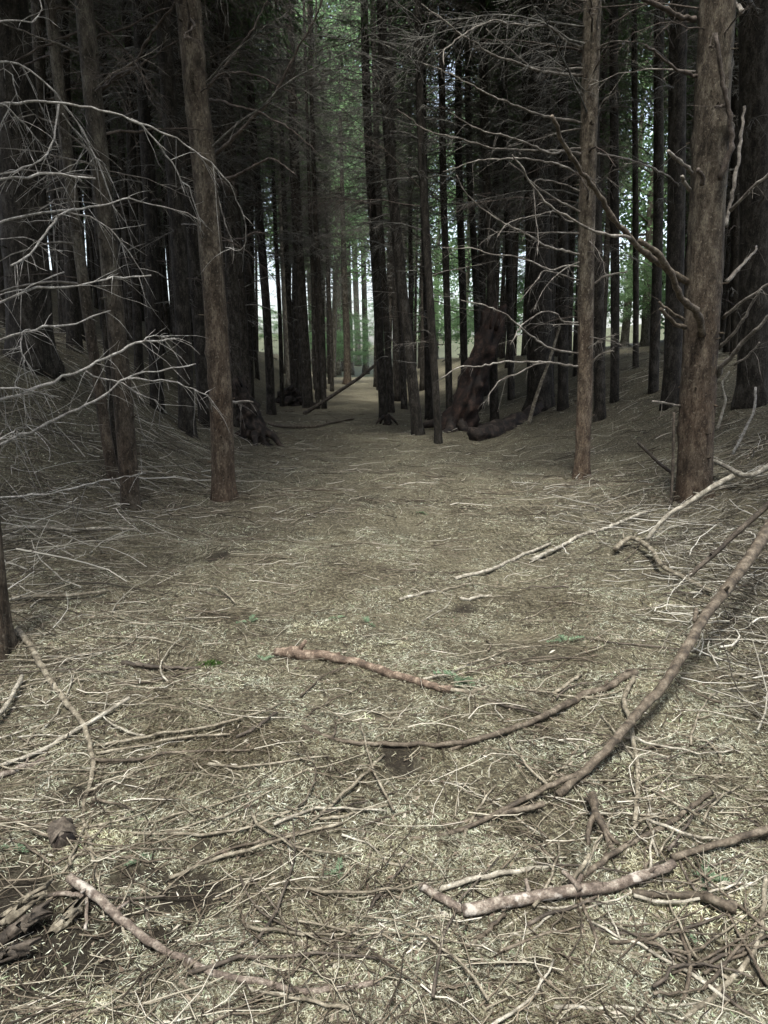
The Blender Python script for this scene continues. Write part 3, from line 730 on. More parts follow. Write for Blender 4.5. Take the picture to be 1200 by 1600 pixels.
# ------------------------------------------------------------------ branches drawn after the photograph
def traced_branch(root, base, pts, Y0, Y1, w0, w1, mat_, twigs=4, seed=0, k=6):
    """a dead branch of one tree: picture points, distance running from Y0 at the trunk to Y1 at the tip, width in picture pixels"""
    r = np.random.default_rng(seed)
    n = len(pts)
    W = np.array([at_y(px, py, Y0 + (Y1 - Y0) * i_ / (n - 1)) for i_, (px, py) in enumerate(pts)]) - base
    ln = np.linalg.norm(np.diff(W, axis=0), axis=1).sum()
    c = curve(W, max(10, int(ln / .05)))
    t = np.linspace(0, 1, len(c))
    c[1:] += r.normal(0, .0045, (len(c) - 1, 3)) + np.cumsum(r.normal(0, .0022, (len(c) - 1, 3)), 0)
    d = depth(c.mean(0) + base)
    R = (w0 + (w1 - w0) * t ** .8) * .5 / F * d * (1 + .10 * r.normal(0, 1, len(c)))
    mb_ = MB(); mb_.tubes(c, np.maximum(R, .0011), k, cap=True)
    Q, RR = [], []
    for q in range(twigs):
        u = r.uniform(.15, .97); b = np.array([np.interp(u, t, c[:, m]) for m in range(3)])
        dd = unit(c[-1] - c[0]) * r.uniform(.2, 1) + r.normal(0, .55, 3) + np.array((0, 0, -.45))
        l = r.uniform(.04, .20) if r.uniform() < .75 else r.uniform(.2, .42); s_ = np.linspace(0, 1, 5)[:, None]
        Q.append(b + unit(dd) * l * s_ + np.array((0, 0, -.5 * l)) * s_ ** 2 * r.uniform(-.2, 1.2) + r.normal(0, .02 * l, (5, 3)) * s_); RR.append(np.linspace(.0026, .0009, 5))
    if Q: mb_.tubes(np.array(Q), np.array(RR), 3)
    return link('branch', mb_.mesh('branch'), M[mat_], root)

EB = [  # from the trunk at the left edge
 ([(-40, 165), (0, 162), (50, 161), (100, 164), (205, 186), (235, 212), (262, 245), (285, 280), (300, 305), (312, 350), (314, 372)], 4.2, 4.9, 6, 2),
 ([(205, 186), (250, 207), (300, 233), (345, 268), (368, 305), (382, 345), (383, 378), (370, 392), (352, 385)], 4.5, 5.2, 4, 1.6),
 ([(-40, 75), (0, 97), (22, 97), (60, 122), (92, 152), (98, 165), (130, 205), (140, 240), (139, 262)], 4.2, 4.7, 5, 1.8),
 ([(92, 160), (85, 200), (75, 235), (45, 262), (0, 275), (-30, 278)], 4.5, 4.2, 4, 3),
 ([(-30, 285), (0, 278), (40, 276), (70, 268), (105, 270), (148, 275)], 4.2, 4.5, 6, 5),
 ([(-30, 358), (0, 348), (60, 333), (112, 325), (160, 318), (200, 312), (235, 316), (300, 333), (330, 352)], 4.2, 5.0, 6, 1.6),
 ([(115, 326), (90, 340), (75, 362), (55, 385), (35, 402), (15, 415)], 4.5, 4.0, 5, 4),
 ([(105, 331), (140, 340), (165, 352), (190, 378), (205, 395), (222, 425), (225, 430)], 4.5, 4.8, 4, 1.6),
 ([(-30, 485), (0, 471), (50, 452), (100, 448), (150, 438), (180, 434), (235, 431)], 4.2, 4.7, 6, 3.5),
 ([(-30, 536), (0, 530), (45, 516), (70, 510), (110, 506), (140, 495), (172, 482)], 4.2, 4.6, 6, 3.5),
 ([(47, 515), (36, 520), (31, 535), (33, 552), (35, 565)], 4.3, 4.2, 4, 3),
 ([(-30, 640), (0, 625), (45, 607), (110, 585), (155, 565), (190, 550), (218, 536), (240, 538), (275, 531)], 4.2, 4.8, 8, 4),
 ([(220, 536), (228, 527), (245, 523), (260, 527)], 4.6, 4.7, 3.5, 2),
 ([(-30, 712), (0, 695), (60, 668), (120, 640), (165, 617), (200, 592), (230, 582), (265, 575), (308, 567)], 4.2, 5.0, 7.5, 3),
 ([(200, 592), (240, 594), (280, 600), (320, 615), (330, 630), (332, 640)], 4.7, 5.2, 4, 1.8),
 ([(135, 580), (155, 591), (185, 596), (215, 612), (240, 624), (258, 643)], 4.6, 4.9, 4, 2),
 ([(-30, 604), (0, 605), (30, 607), (55, 612), (82, 622)], 4.2, 4.4, 5, 3),
 ([(-20, 700), (0, 685), (25, 672), (45, 667)], 4.2, 4.4, 3.5, 2),
 ([(-20, 40), (20, 37), (50, 37), (60, 30), (63, 0), (64, -20)], 4.2, 4.6, 3, 2),
 ([(-20, 118), (12, 108), (22, 130), (27, 150), (14, 180), (3, 195)], 4.2, 4.3, 3, 1.5),
 ([(0, 162), (15, 172), (40, 195), (60, 225), (85, 235)], 4.2, 4.5, 3.5, 1.8),
 ([(-20, 375), (10, 377), (45, 373), (70, 390), (98, 395)], 4.2, 4.5, 2.5, 1.4),
 ([(100, 425), (60, 440), (20, 455), (-20, 465)], 4.5, 4.2, 3, 2.4),
 ([(98, 178), (120, 208), (135, 228), (150, 248), (165, 262)], 4.5, 4.9, 3.2, 1.5),
 ([(-20, 780), (30, 775), (100, 765), (150, 752), (205, 741), (225, 735)], 4.4, 5.2, 4.5, 2),
]
for q, (pts, y0, y1, w0, w1) in enumerate(EB):
    traced_branch(tE, bE, pts, y0, y1, w0 * .78, w1 * .75, 'silver', 14 if w0 > 3 else 6, 900 + q)
AB = [([(322, 158), (338, 158), (352, 160), (372, 167), (398, 172), (420, 184), (455, 203), (500, 245)], 8.4, 7.6, 6, 1.6),
      ([(331, 245), (365, 218), (395, 186), (420, 160), (440, 130), (462, 85), (480, 50), (495, 20), (505, -10)], 8.5, 8.0, 7, 2.5),
      ([(340, 282), (368, 275), (390, 262), (412, 249), (428, 248), (450, 262), (466, 275)], 8.5, 8.0, 6, 2),
      ([(345, 378), (375, 375), (395, 365), (410, 363)], 8.5, 8.2, 5, 2.5), ([(316, 145), (340, 120), (370, 112), (405, 118), (430, 130), (455, 142), (470, 165)], 8.5, 8.2, 4, 1.6),
      ([(318, 150), (345, 112), (370, 80), (395, 45), (412, 10), (430, -20)], 8.5, 8.8, 5, 2), ([(336, 290), (345, 330), (352, 350), (365, 385), (362, 410)], 8.3, 8.2, 3, 1.4),
      ([(360, 628), (378, 627), (395, 626)], 8.3, 8.1, 6, 3), ([(352, 520), (357, 540), (358, 560)], 8.3, 8.2, 3, 2), ([(300, 0), (308, 20), (302, 45), (325, 40), (323, 15), (320, -10)], 8.2, 7.9, 3, 2)]
for q, (pts, y0, y1, w0, w1) in enumerate(AB):
    traced_branch(tA, bA, pts, y0, y1, w0, w1, 'darkb' if q not in (6, 7, 9) else 'dead', 10, 940 + q)
BB = [([(152, 146), (175, 125), (200, 106), (220, 88), (232, 65), (255, 32), (275, 8), (285, -15)], 8.1, 7.7, 7, 3), ([(152, 145), (190, 118), (225, 98), (250, 80), (275, 65), (300, 50)], 8.1, 8.0, 5, 2), ([(135, 25), (110, 15), (90, 14), (80, 18)], 8.1, 8, 5, 3),
      ([(150, 60), (170, 52), (195, 45), (220, 32), (245, 20), (270, 12)], 8.1, 8.3, 4, 2), ([(125, 50), (95, 60), (60, 75), (30, 92), (0, 108)], 8.1, 7.8, 5, 2), ([(130, 75), (105, 80), (60, 90), (30, 105)], 8.1, 8.4, 5, 2)]
for q, (pts, y0, y1, w0, w1) in enumerate(BB):
    traced_branch(tB, bB, pts, y0, y1, w0, w1, 'darkb', 8, 960 + q)
OB = [([(915, 76), (885, 65), (860, 42), (830, 38), (790, 32), (765, 28), (735, 40), (705, 62), (690, 78), (692, 95)], YO, YO - 1.4, 4.5, 1.6),
      ([(912, 118), (880, 117), (850, 113), (825, 105), (800, 95), (770, 85), (745, 68), (720, 52), (700, 35), (660, 5)], YO, YO - 1.2, 6, 1.6),
      ([(913, 106), (880, 108), (850, 105), (830, 102), (805, 82), (780, 62), (760, 45)], YO, YO - .6, 4, 1.5),
      ([(912, 193), (880, 186), (850, 182), (820, 170), (780, 155), (750, 140), (720, 122), (690, 108), (660, 96)], YO, YO - 1.3, 5, 1.5),
      ([(912, 240), (885, 238), (860, 242), (830, 230), (800, 218), (770, 212), (735, 200), (705, 182)], YO, YO - .9, 5, 1.5),
      ([(912, 232), (870, 234), (840, 233), (800, 232), (770, 230), (740, 222), (700, 212), (660, 198), (620, 170)], YO, YO - 1.0, 4.5, 1.5),
      ([(914, 280), (895, 268), (870, 258), (840, 254), (810, 250), (770, 251), (740, 254), (715, 262), (693, 268)], YO, YO - .9, 4.2, 1.5),
      ([(914, 335), (880, 318), (860, 305), (840, 292), (820, 272), (800, 255)], YO, YO - .4, 4.2, 1.6),
      ([(912, 400), (880, 392), (850, 382), (820, 365), (780, 345), (745, 320), (725, 300), (712, 275)], YO, YO - .7, 4.5, 1.5),
      ([(912, 420), (885, 415), (860, 422), (830, 410), (800, 400), (770, 398), (735, 388), (690, 388)], YO, YO - .6, 3.5, 1.4),
      ([(905, 573), (880, 570), (860, 567), (838, 566), (800, 566), (765, 571), (740, 574), (720, 573), (703, 582), (687, 595)], YO, YO - .9, 5, 1.6),
      ([(860, 566), (835, 570), (815, 580), (790, 590), (780, 595), (768, 615), (765, 633)], YO - .4, YO - .8, 3, 1.3),
      ([(905, 552), (880, 550), (855, 543), (825, 522), (800, 502), (780, 488), (755, 478), (720, 473)], YO, YO - .8, 4.5, 1.6),
      ([(905, 504), (880, 503), (868, 490), (850, 486), (835, 495), (815, 508), (805, 525), (797, 540)], YO, YO - .6, 3.5, 1.3),
      ([(926, 566), (940, 552), (955, 549), (960, 547)], YO, YO - .2, 3.5, 2), ([(925, 445), (945, 432), (968, 426), (980, 425)], YO, YO - .3, 4, 2),
      ([(930, 75), (955, 66), (975, 64), (985, 65)], YO, YO - .4, 3, 1.5), ([(930, 72), (934, 40), (938, 5), (940, -20)], YO, YO - .3, 4, 2.5), ([(930, 190), (940, 160), (958, 145), (962, 135)], YO, YO - .4, 3, 1.5),
      ([(934, 240), (965, 246), (1000, 256), (1040, 275), (1060, 290)], YO, YO + .6, 4, 2.5), ([(912, 440), (880, 430), (850, 425), (840, 440), (815, 470)], YO, YO - .5, 3, 1.3), ([(912, 300), (870, 285), (838, 282), (835, 320), (840, 370), (838, 400)], YO, YO - .5, 3, 1.4),
      ([(914, 350), (885, 345), (865, 330), (838, 335), (810, 340), (790, 350), (775, 370)], YO, YO - .7, 3, 1.3)]
for q, (pts, y0, y1, w0, w1) in enumerate(OB):
    traced_branch(tO, bO, pts, y0, y1, w0, w1, 'dead', 12, 980 + q)
RB = [([(1096, 522), (1094, 500), (1086, 483), (1070, 470), (1058, 450), (1045, 425), (1030, 402), (1012, 388), (998, 378)], YR - .15, YR - .9, 13, 8),
      ([(1074, 440), (1055, 428), (1030, 412), (1005, 392), (985, 372), (960, 345), (940, 312), (925, 292), (908, 270), (893, 245), (880, 222), (866, 188)], YR, YR - 1.5, 13, 5),
      ([(985, 372), (950, 368), (925, 362), (895, 345), (860, 325), (835, 300), (815, 270), (798, 248)], YR - .8, YR - 1.4, 6, 2),
      ([(1070, 512), (1055, 505), (1042, 492), (1033, 480)], YR - .1, YR - .4, 8, 5), ([(1068, 500), (1052, 490), (1040, 480), (1032, 472)], YR - .1, YR - .3, 6, 4),
      ([(1125, 282), (1132, 262), (1142, 225), (1141, 200), (1136, 165), (1130, 140), (1124, 105), (1117, 48)], YR - .22, YR - .4, 10, 6), ([(1136, 165), (1124, 168), (1120, 170)], YR - .3, YR - .4, 5, 4), ([(1122, 78), (1112, 73), (1107, 72)], YR - .35, YR - .4, 4, 3),
      ([(1097, 288), (1095, 275), (1090, 265)], YR - .2, YR - .35, 8, 6), ([(1081, 271), (1068, 258), (1055, 245), (1044, 235)], YR - .1, YR - .5, 7, 5), ([(1078, 297), (1070, 285), (1064, 275)], YR - .1, YR - .3, 6, 5),
      ([(1092, 120), (1075, 114), (1060, 108), (1040, 93), (1022, 78), (1012, 72)], YR, YR - .6, 6, 3), ([(1085, 30), (1062, 25), (1040, 12), (1010, 0), (995, -10)], YR, YR - .5, 10, 6),
      ([(1120, 588), (1128, 572), (1145, 555), (1165, 530), (1185, 510), (1215, 480)], YR, YR - .7, 9, 5), ([(1124, 545), (1140, 528), (1155, 510), (1175, 475), (1187, 455)], YR, YR - .5, 6, 3), ([(1130, 497), (1150, 478), (1175, 460), (1210, 432)], YR, YR - .5, 6, 4),
      ([(1148, 570), (1165, 560), (1188, 535)], YR - .2, YR - .5, 4, 3), ([(1135, 440), (1155, 418), (1175, 395), (1180, 385)], YR, YR + .4, 7, 3), ([(1142, 328), (1155, 315), (1180, 290), (1210, 262)], YR - .2, YR - .7, 6, 4), ([(1134, 355), (1140, 320), (1150, 260), (1155, 210), (1160, 170)], YR + .1, YR + .3, 6, 5),
      ([(1145, 8), (1155, 10), (1160, 20)], YR, YR - .2, 9, 7), ([(1062, 634), (1040, 630), (1020, 626)], YR, YR - .2, 4, 3)]
for q, (pts, y0, y1, w0, w1) in enumerate(RB):
    traced_branch(tR, bR, pts, y0, y1, w0, w1, 'darkb' if q in (5, 6, 7, 8, 11, 12) else ('stick' if q in (0, 1, 3, 4) else 'dead'), 0 if w1 >= 5 else 5, 1020 + q, 8)

# ------------------------------------------------------------------ fallen sticks, one by one
def lie(pts, lift=0.0):
    """picture points -> points on the floor; a third number lifts that point above the floor by metres"""
    out = []
    for p in pts:
        g = ground(p[0], p[1], p[2] if len(p) > 2 else 0.0); out.append(g)
    if lift:                        # stands up from where it touches the floor: keep to that distance
        Yb = out[lift % len(pts) if lift < 0 else 0][1]
        for i_, p in enumerate(pts):
            q = at_y(p[0], p[1], Yb)
            if q[2] > float(h(q[0], q[1])): out[i_] = q
    return np.array(out)
def stick(name, pts, w0, w1, mat_, label, cat='stick', group=None, forks=(), stubs=4, seed=0, k=8, rough=.07, up=0):
    r = np.random.default_rng(seed + 2000)
    W = lie(pts, up)
    n = max(12, int(np.linalg.norm(np.diff(W, axis=0), axis=1).sum() / .03))
    c = curve(W, min(n, 120)); t = np.linspace(0, 1, len(c))
    d = np.array([depth(p) for p in c])
    R = (w0 + (w1 - w0) * t) * .45 / F * d
    R = R * (1 + rough * np.array([float(vnoise(s_ * 11, seed, 1.0)) for s_ in t]) + rough * .5 * r.normal(0, 1, len(t)))
    c[:, 2] = np.maximum(c[:, 2] + R * .35, h(c[:, 0], c[:, 1]) + R * .55 + .004)
    c += r.normal(0, .0018, c.shape)
    base = c[len(c) // 2].copy(); base[2] -= R.mean()
    m_ = MB(); m_.tubes(c - base, R, k, cap=True)
    Q, RR = [], []
    for q in range(stubs):
        j = int(r.integers(2, len(c) - 2)); dd = unit(unit(c[min(j + 2, len(c) - 1)] - c[j - 2]) * .5 + r.normal(0, .6, 3) + np.array((0, 0, .35)))
        l = R[j] * r.uniform(1.8, 3.4); s_ = np.linspace(0, 1, 3)[:, None]
        Q.append(c[j] - base + dd * l * s_); RR.append(R[j] * np.array((.5, .4, .28)))
    if Q: m_.tubes(np.array(Q), np.array(RR), 5, cap=True)
    o = link(name, m_.mesh(name), M[mat_], None, base)
    tag(o, label, cat, group)
    for q, (fp, f0, f1) in enumerate(forks):
        Wf = lie(fp); cf = curve(Wf, max(10, int(np.linalg.norm(np.diff(Wf, axis=0), axis=1).sum() / .03))); df = np.array([depth(p) for p in cf])
        Rf = np.linspace(f0, f1, len(cf)) * .5 / F * df; cf[:, 2] = np.maximum(cf[:, 2] + Rf * .55, h(cf[:, 0], cf[:, 1]) + Rf * .5); cf += r.normal(0, .0016, cf.shape)
        mf = MB(); mf.tubes(cf - base, Rf, 6, cap=True)
        link('side_branch', mf.mesh('side_branch'), M[mat_], o)
    return o

# the long bent pole that leans in from the right
stick('bent_pole', [(1225, 785, .55), (1195, 838, .46), (1160, 890, .37), (1125, 935, .30), (1100, 968, .26), (1070, 1020, .20), (1035, 1075, .14), (1000, 1112, .10), (960, 1160, .07), (920, 1200, .04), (890, 1228, .03), (872, 1245, .02)], 21, 15, 'stick',
      'long bent brown pole leaning in from the right edge and forking at its foot', 'branch', stubs=3, seed=1, k=10,
      forks=[([(905, 1212, .05), (870, 1225, .05), (820, 1250, .04), (760, 1280, .02), (700, 1305, .01), (640, 1312, 0), (590, 1310, 0), (540, 1300, 0)], 10, 5), ([(850, 1258, .03), (800, 1270, .02), (745, 1283, .01), (690, 1297, 0)], 10, 7), ([(1088, 955, .27), (1085, 972, .27)], 8, 6)])
stick('curved_branch', [(992, 1052, .02), (950, 1075, .02), (900, 1095, .02), (850, 1120, .03), (800, 1140, .03), (740, 1158, .02), (690, 1164, .02), (640, 1165, .01), (590, 1163, .01), (545, 1161, .01), (505, 1150, .01), (472, 1136, .01)], 13, 7, 'stick',
      'gently curved brown branch lying across the path floor', 'branch', stubs=6, seed=2, forks=[([(735, 1160, .02), (712, 1170, .01), (700, 1176, 0)], 9, 6), ([(520, 1156, .01), (525, 1140, .03), (524, 1128, .06)], 4, 3)])
stick('peeled_stick', [(432, 1026), (470, 1031), (520, 1035), (555, 1040), (585, 1052), (620, 1062), (660, 1072), (705, 1085)], 20, 13, 'stick_red', 'rotting reddish stick with peeled bark in the middle of the path', 'stick', stubs=5, seed=3, rough=.16)
stick('peeled_stick', [(705, 1086), (735, 1085), (762, 1077)], 9, 6, 'stick_tan', 'short tan stub at the end of the rotting reddish stick', 'stick', stubs=0, seed=4)
stick('barked_branch', [(722, 1428, .02), (790, 1412, .03), (850, 1402, .03), (900, 1393, .03), (960, 1386, .03), (1010, 1368, .03), (1052, 1352, .03)], 22, 17, 'stick_pink', 'stout pinkish branch with flaking bark in the right foreground', 'branch', stubs=9, seed=5, k=12, rough=.10,
      forks=[([(660, 1388, .02), (690, 1408, .02), (722, 1425, .02)], 14, 14), ([(905, 1392, .04), (893, 1376, .06), (880, 1364, .07)], 10, 7)])
stick('pale_stick', [(686, 1391, .02), (740, 1375, .02), (800, 1364, .02), (856, 1355, .01)], 10, 8, 'stick_pale', 'pale stick lying just above the stout pinkish branch', stubs=2, seed=6)
stick('long_pole', [(1050, 1343, .02), (1090, 1330, .03), (1150, 1313, .04), (1215, 1291, .06)], 12, 13, 'stick', 'smooth brown pole running off to the right past the stout pinkish branch', 'branch', stubs=1, seed=7)
stick('fallen_branch', [(108, 1374, .06), (140, 1395, .05), (175, 1425, .04), (215, 1460, .02), (255, 1485, .02), (300, 1508, .01), (350, 1527, .01), (410, 1541, .01), (470, 1550, .01), (540, 1549, .01), (592, 1546, 0)], 17, 10, 'stick_pink', 'smooth pinkish brown branch sloping across the left foreground', 'branch', stubs=5, seed=8, k=10,
      forks=[([(135, 1402, .04), (110, 1398, .03), (85, 1400, .02)], 9, 7), ([(137, 1400, .04), (136, 1430, .02), (135, 1455, 0)], 6, 5)])
stick('tan_stick', [(28, 985, .03), (50, 1015, .02), (75, 1060, .02), (100, 1095, .02), (125, 1125, .02), (138, 1155, .02), (146, 1195, .01), (138, 1235, .01), (129, 1275, .01), (140, 1320, .01), (150, 1365, .01), (162, 1398, .01)], 12, 6, 'stick_tan', 'wavy tan stick running down the left side from the cut off trunk', stubs=5, seed=9, forks=[([(160, 1395, .01), (185, 1440, .02), (205, 1478, 0)], 6, 4)])
stick('pale_stick', [(202, 1091, .03), (150, 1124, .03), (100, 1154, .02), (50, 1180, .02), (-20, 1204, .02)], 7, 8, 'stick_pale', 'straight whitish stick crossing the wavy tan stick at left', stubs=1, seed=10)
stick('red_stick', [(72, 1188, .01), (35, 1203, .01), (-15, 1224, .01)], 10, 13, 'stick_pink', 'short red brown stick broken off at the left edge', stubs=1, seed=11)
stick('dark_pole', [(1215, 778, .30), (1190, 800, .27), (1150, 835, .20), (1110, 872, .12), (1068, 908, .03)], 11, 7, 'stick_dark', 'straight dark pole slanting in above the bent pole at right', 'branch', up=-1, stubs=2, seed=12)
stick('tan_stick', [(1198, 1370, .02), (1192, 1420, .02), (1185, 1470, .02), (1160, 1515, .01), (1130, 1548, .01), (1090, 1580, .01), (1055, 1605, .01)], 9, 9, 'stick_tan', 'curved tan stick in the lowest right corner', stubs=3, seed=13)
stick('knobbly_stick', [(992, 1398, .02), (1040, 1400, .02), (1090, 1402, .02), (1120, 1412, .03), (1148, 1422, .02)], 10, 19, 'stick', 'knobbly stick thickening to a worn end right of the stout pinkish branch', stubs=5, seed=14, rough=.16)
stick('brown_stick', [(905, 1375, .01), (950, 1340, .02), (1000, 1312, .02), (1050, 1285, .02), (1098, 1248, .02), (1110, 1238, .02)], 10, 9, 'stick', 'brown stick pointing up right behind the stout pinkish branch', stubs=3, seed=15)
stick('pale_stick', [(1010, 1280, .02), (1040, 1292, .03), (1080, 1305, .03), (1130, 1315, .02)], 6, 5, 'stick_pale', 'thin pale stick crossing the smooth brown pole at right', stubs=1, seed=16)
stick('brown_stick', [(885, 1386, .03), (905, 1362, .05), (922, 1335, .07)], 8, 7, 'stick_tan', 'stubby tan stick propped against the stout pinkish branch', stubs=1, seed=17)
stick('brown_stick', [(990, 1060, .02), (975, 1095, .03), (985, 1130, .03), (992, 1170, .02), (996, 1220, .02), (992, 1290, .01)], 9, 8, 'stick_tan', 'upright looking tan stick passing under the bent pole', stubs=3, seed=18)
stick('brown_stick', [(730, 1485, .01), (760, 1456, .02), (788, 1430, .02)], 9, 7, 'stick', 'short brown stick poking out below the stout pinkish branch', stubs=1, seed=19)
stick('pale_stick', [(785, 1468, .01), (830, 1455, .02), (866, 1424, .02)], 4, 4, 'stick_pale', 'thin pale twig below the stout pinkish branch', stubs=1, seed=20)
stick('dark_stick', [(370, 1152, .01), (395, 1140, .02), (432, 1114, .02)], 7, 5, 'stick_dark', 'short dark stick on the left half of the path floor', stubs=2, seed=21)
stick('arched_twig', [(150, 1166, .01), (200, 1158, .02), (260, 1145, .03), (320, 1137, .03), (400, 1115, .02), (440, 1100, .01)], 6, 4, 'stick_tan', 'uppermost of three long arched twigs right of the wavy tan stick', 'twig', stubs=2, seed=22)
stick('arched_twig', [(150, 1178, .01), (220, 1166, .02), (290, 1152, .02), (360, 1148, .02)], 6, 4, 'stick_tan', 'middle one of three long arched twigs right of the wavy tan stick', 'twig', stubs=2, seed=23)
stick('arched_twig', [(145, 1187, .01), (200, 1189, .02), (260, 1178, .02), (320, 1174, .02), (390, 1173, .02)], 6, 4, 'stick', 'lowest of three long arched twigs right of the wavy tan stick', 'twig', stubs=2, seed=24)
stick('dark_stick', [(190, 1036, .02), (230, 1042, .02), (270, 1044, .02), (310, 1045, .01)], 9, 5, 'stick_dark', 'dark forked stick left of the tuft of moss', stubs=2, seed=25)
stick('pale_stick', [(10, 826, .02), (60, 825, .03), (110, 829, .03), (160, 827, .02), (215, 830, .01)], 7, 5, 'stick_pale', 'long pale stick lying level below the slim curving conifer', stubs=2, seed=26)
stick('pale_stick', [(20, 935, .02), (75, 932, .03), (120, 930, .03), (165, 924, .02)], 7, 5, 'stick_tan', 'level pale stick right of the cut off trunk', stubs=2, seed=27)
stick('pale_stick', [(712, 905, .01), (770, 890, .02), (810, 872, .02), (860, 850, .02)], 7, 5, 'stick_pale', 'first of two parallel pale sticks on the right of the path', stubs=2, seed=28)
stick('pale_stick', [(830, 876, .02), (890, 848, .02), (950, 825, .03), (1010, 800, .02)], 7, 6, 'stick_pale', 'pale stick reaching up the bank towards the thickest conifer', stubs=2, seed=29)
stick('pale_stick', [(625, 937, .01), (650, 932, .01), (680, 925, .01)], 6, 5, 'stick_pale', 'short pale stick lying alone on the middle of the path', stubs=1, seed=30)
stick('pale_stick', [(720, 940, .01), (745, 936, .01), (768, 931, .01)], 6, 5, 'stick_pale', 'short pale stick beside the dark patch on the path', stubs=0, seed=31)
stick('brown_stick', [(858, 1090, .01), (880, 1075, .02), (908, 1055, .02)], 6, 5, 'stick_tan', 'short tan stick above the curved branch', stubs=0, seed=32)
stick('brown_stick', [(655, 1066, .01), (700, 1054, .01), (748, 1033, .01)], 5, 4, 'stick_pale', 'thin pale stick behind the rotting reddish stick', stubs=1, seed=33)
stick('dead_branch', [(960, 860, .05), (985, 842, .07), (1015, 858, .08), (1035, 885, .07), (1070, 905, .05), (1110, 925, .03)], 9, 8, 'stick_tan', 'crooked tan branch on the bank in front of the thickest conifer', 'branch', stubs=4, seed=34)
stick('dead_branch', [(1145, 745, .20), (1110, 765, .18), (1070, 790, .14), (1040, 810, .1), (1010, 845, .05)], 10, 8, 'stick_pale', 'pale broken branch leaning at the foot of the thickest conifer', 'branch', up=-1, stubs=3, seed=35)
stick('dead_branch', [(1215, 720, .2), (1170, 745, .18), (1130, 728, .2), (1100, 715, .2)], 10, 7, 'stick_pale', 'pale crooked branch sticking out right of the thickest conifer', 'branch', stubs=4, seed=36)
stick('dead_branch', [(1048, 790, .02), (1050, 755, .12), (1052, 700, .3), (1053, 645, .48)], 6, 5, 'stick_dark', 'dark twig standing upright beside the thickest conifer', 'branch', up=1, stubs=4, seed=37)
stick('dead_branch', [(1050, 740, .08), (1030, 725, .12), (1010, 705, .16), (996, 692, .2)], 6, 5, 'stick_dark', 'dark arched twig left of the thickest conifer foot', 'branch', up=1, stubs=3, seed=38)
stick('white_branch', [(1120, 672, .2), (1127, 650, .34), (1133, 625, .42), (1128, 600, .5), (1140, 580, .6)], 5, 3, 'stick_pale', 'whitish forked branch standing right of the thickest conifer', 'branch', up=1, stubs=3, seed=39)
stick('white_branch', [(1145, 710, .08), (1165, 670, .2), (1178, 640, .34), (1181, 605, .5)], 5, 4, 'silver', 'thin whitish twig standing on the bank near the right edge', 'branch', up=1, stubs=3, seed=40)
stick('white_stick', [(35, 1057, .05), (20, 1085, .05), (5, 1110, .05), (-12, 1130, .05)], 7, 9, 'stick_pale', 'whitish stick beside the foot of the cut off trunk', stubs=1, seed=41)
stick('fallen_pole', [(474, 648), (500, 632, .08), (530, 612, .25), (560, 592, .45), (585, 572, .7)], 7, 5, 'stick_dark', 'thin fallen trunk leaning across the far end of the path', 'branch', up=1, stubs=2, seed=42)
stick('fallen_branch', [(420, 664), (450, 668, .03), (490, 667, .04), (520, 661, .03), (552, 655, .02)], 5, 4, 'stick', 'level fallen branch far along the path', 'branch', stubs=4, seed=43)
stick('leaning_pole', [(826, 664), (835, 630, .2), (845, 600, .45), (858, 565, .75), (875, 510, 1.15)], 7, 4, 'stick_tan', 'pale dead pole leaning left of the slender pale brown conifer', 'branch', up=1, stubs=3, seed=44)
stick('brown_stick', [(1050, 1440, .01), (1072, 1480, .02), (1078, 1520, .02), (1068, 1565, .01)], 7, 7, 'stick', 'curved brown stick near the lowest right corner', stubs=2, seed=45)
stick('brown_stick', [(500, 1288, .01), (560, 1270, .02), (610, 1258, .01)], 6, 5, 'stick_tan', 'tan twig ending beneath the fork of the bent pole', stubs=1, seed=46)
stick('arched_twig', [(265, 1375, .01), (330, 1345, .02), (400, 1325, .03), (470, 1303, .02), (535, 1290, .01)], 7, 5, 'stick_tan', 'longer of two arched twigs in the middle foreground', 'twig', stubs=3, seed=47)
stick('arched_twig', [(290, 1362, .01), (350, 1330, .02), (420, 1312, .02), (500, 1295, .01)], 5, 4, 'stick', 'thinner of two arched twigs in the middle foreground', 'twig', stubs=3, seed=48)
stick('pale_stick', [(487, 1287, .01), (520, 1255, .03), (560, 1220, .03), (600, 1180, .02)], 6, 5, 'stick_tan', 'straight tan stick slanting below the curved branch', stubs=1, seed=49)
stick('brown_stick', [(388, 1549, .01), (420, 1553, .01), (468, 1560, .01)], 8, 7, 'stick_pale', 'short grey stick tucked under the smooth pinkish brown branch', stubs=0, seed=50)
stick('root_piece', [(962, 1338, .01), (945, 1300, .04), (930, 1270, .07), (925, 1243, .05)], 10, 16, 'stick', 'gnarled forked root standing below the bent pole', 'root', stubs=4, seed=51, rough=.2, forks=[([(932, 1272, .06), (920, 1295, .04), (918, 1325, 0)], 10, 7), ([(938, 1285, .05), (955, 1310, .03), (970, 1325, 0)], 9, 6)])

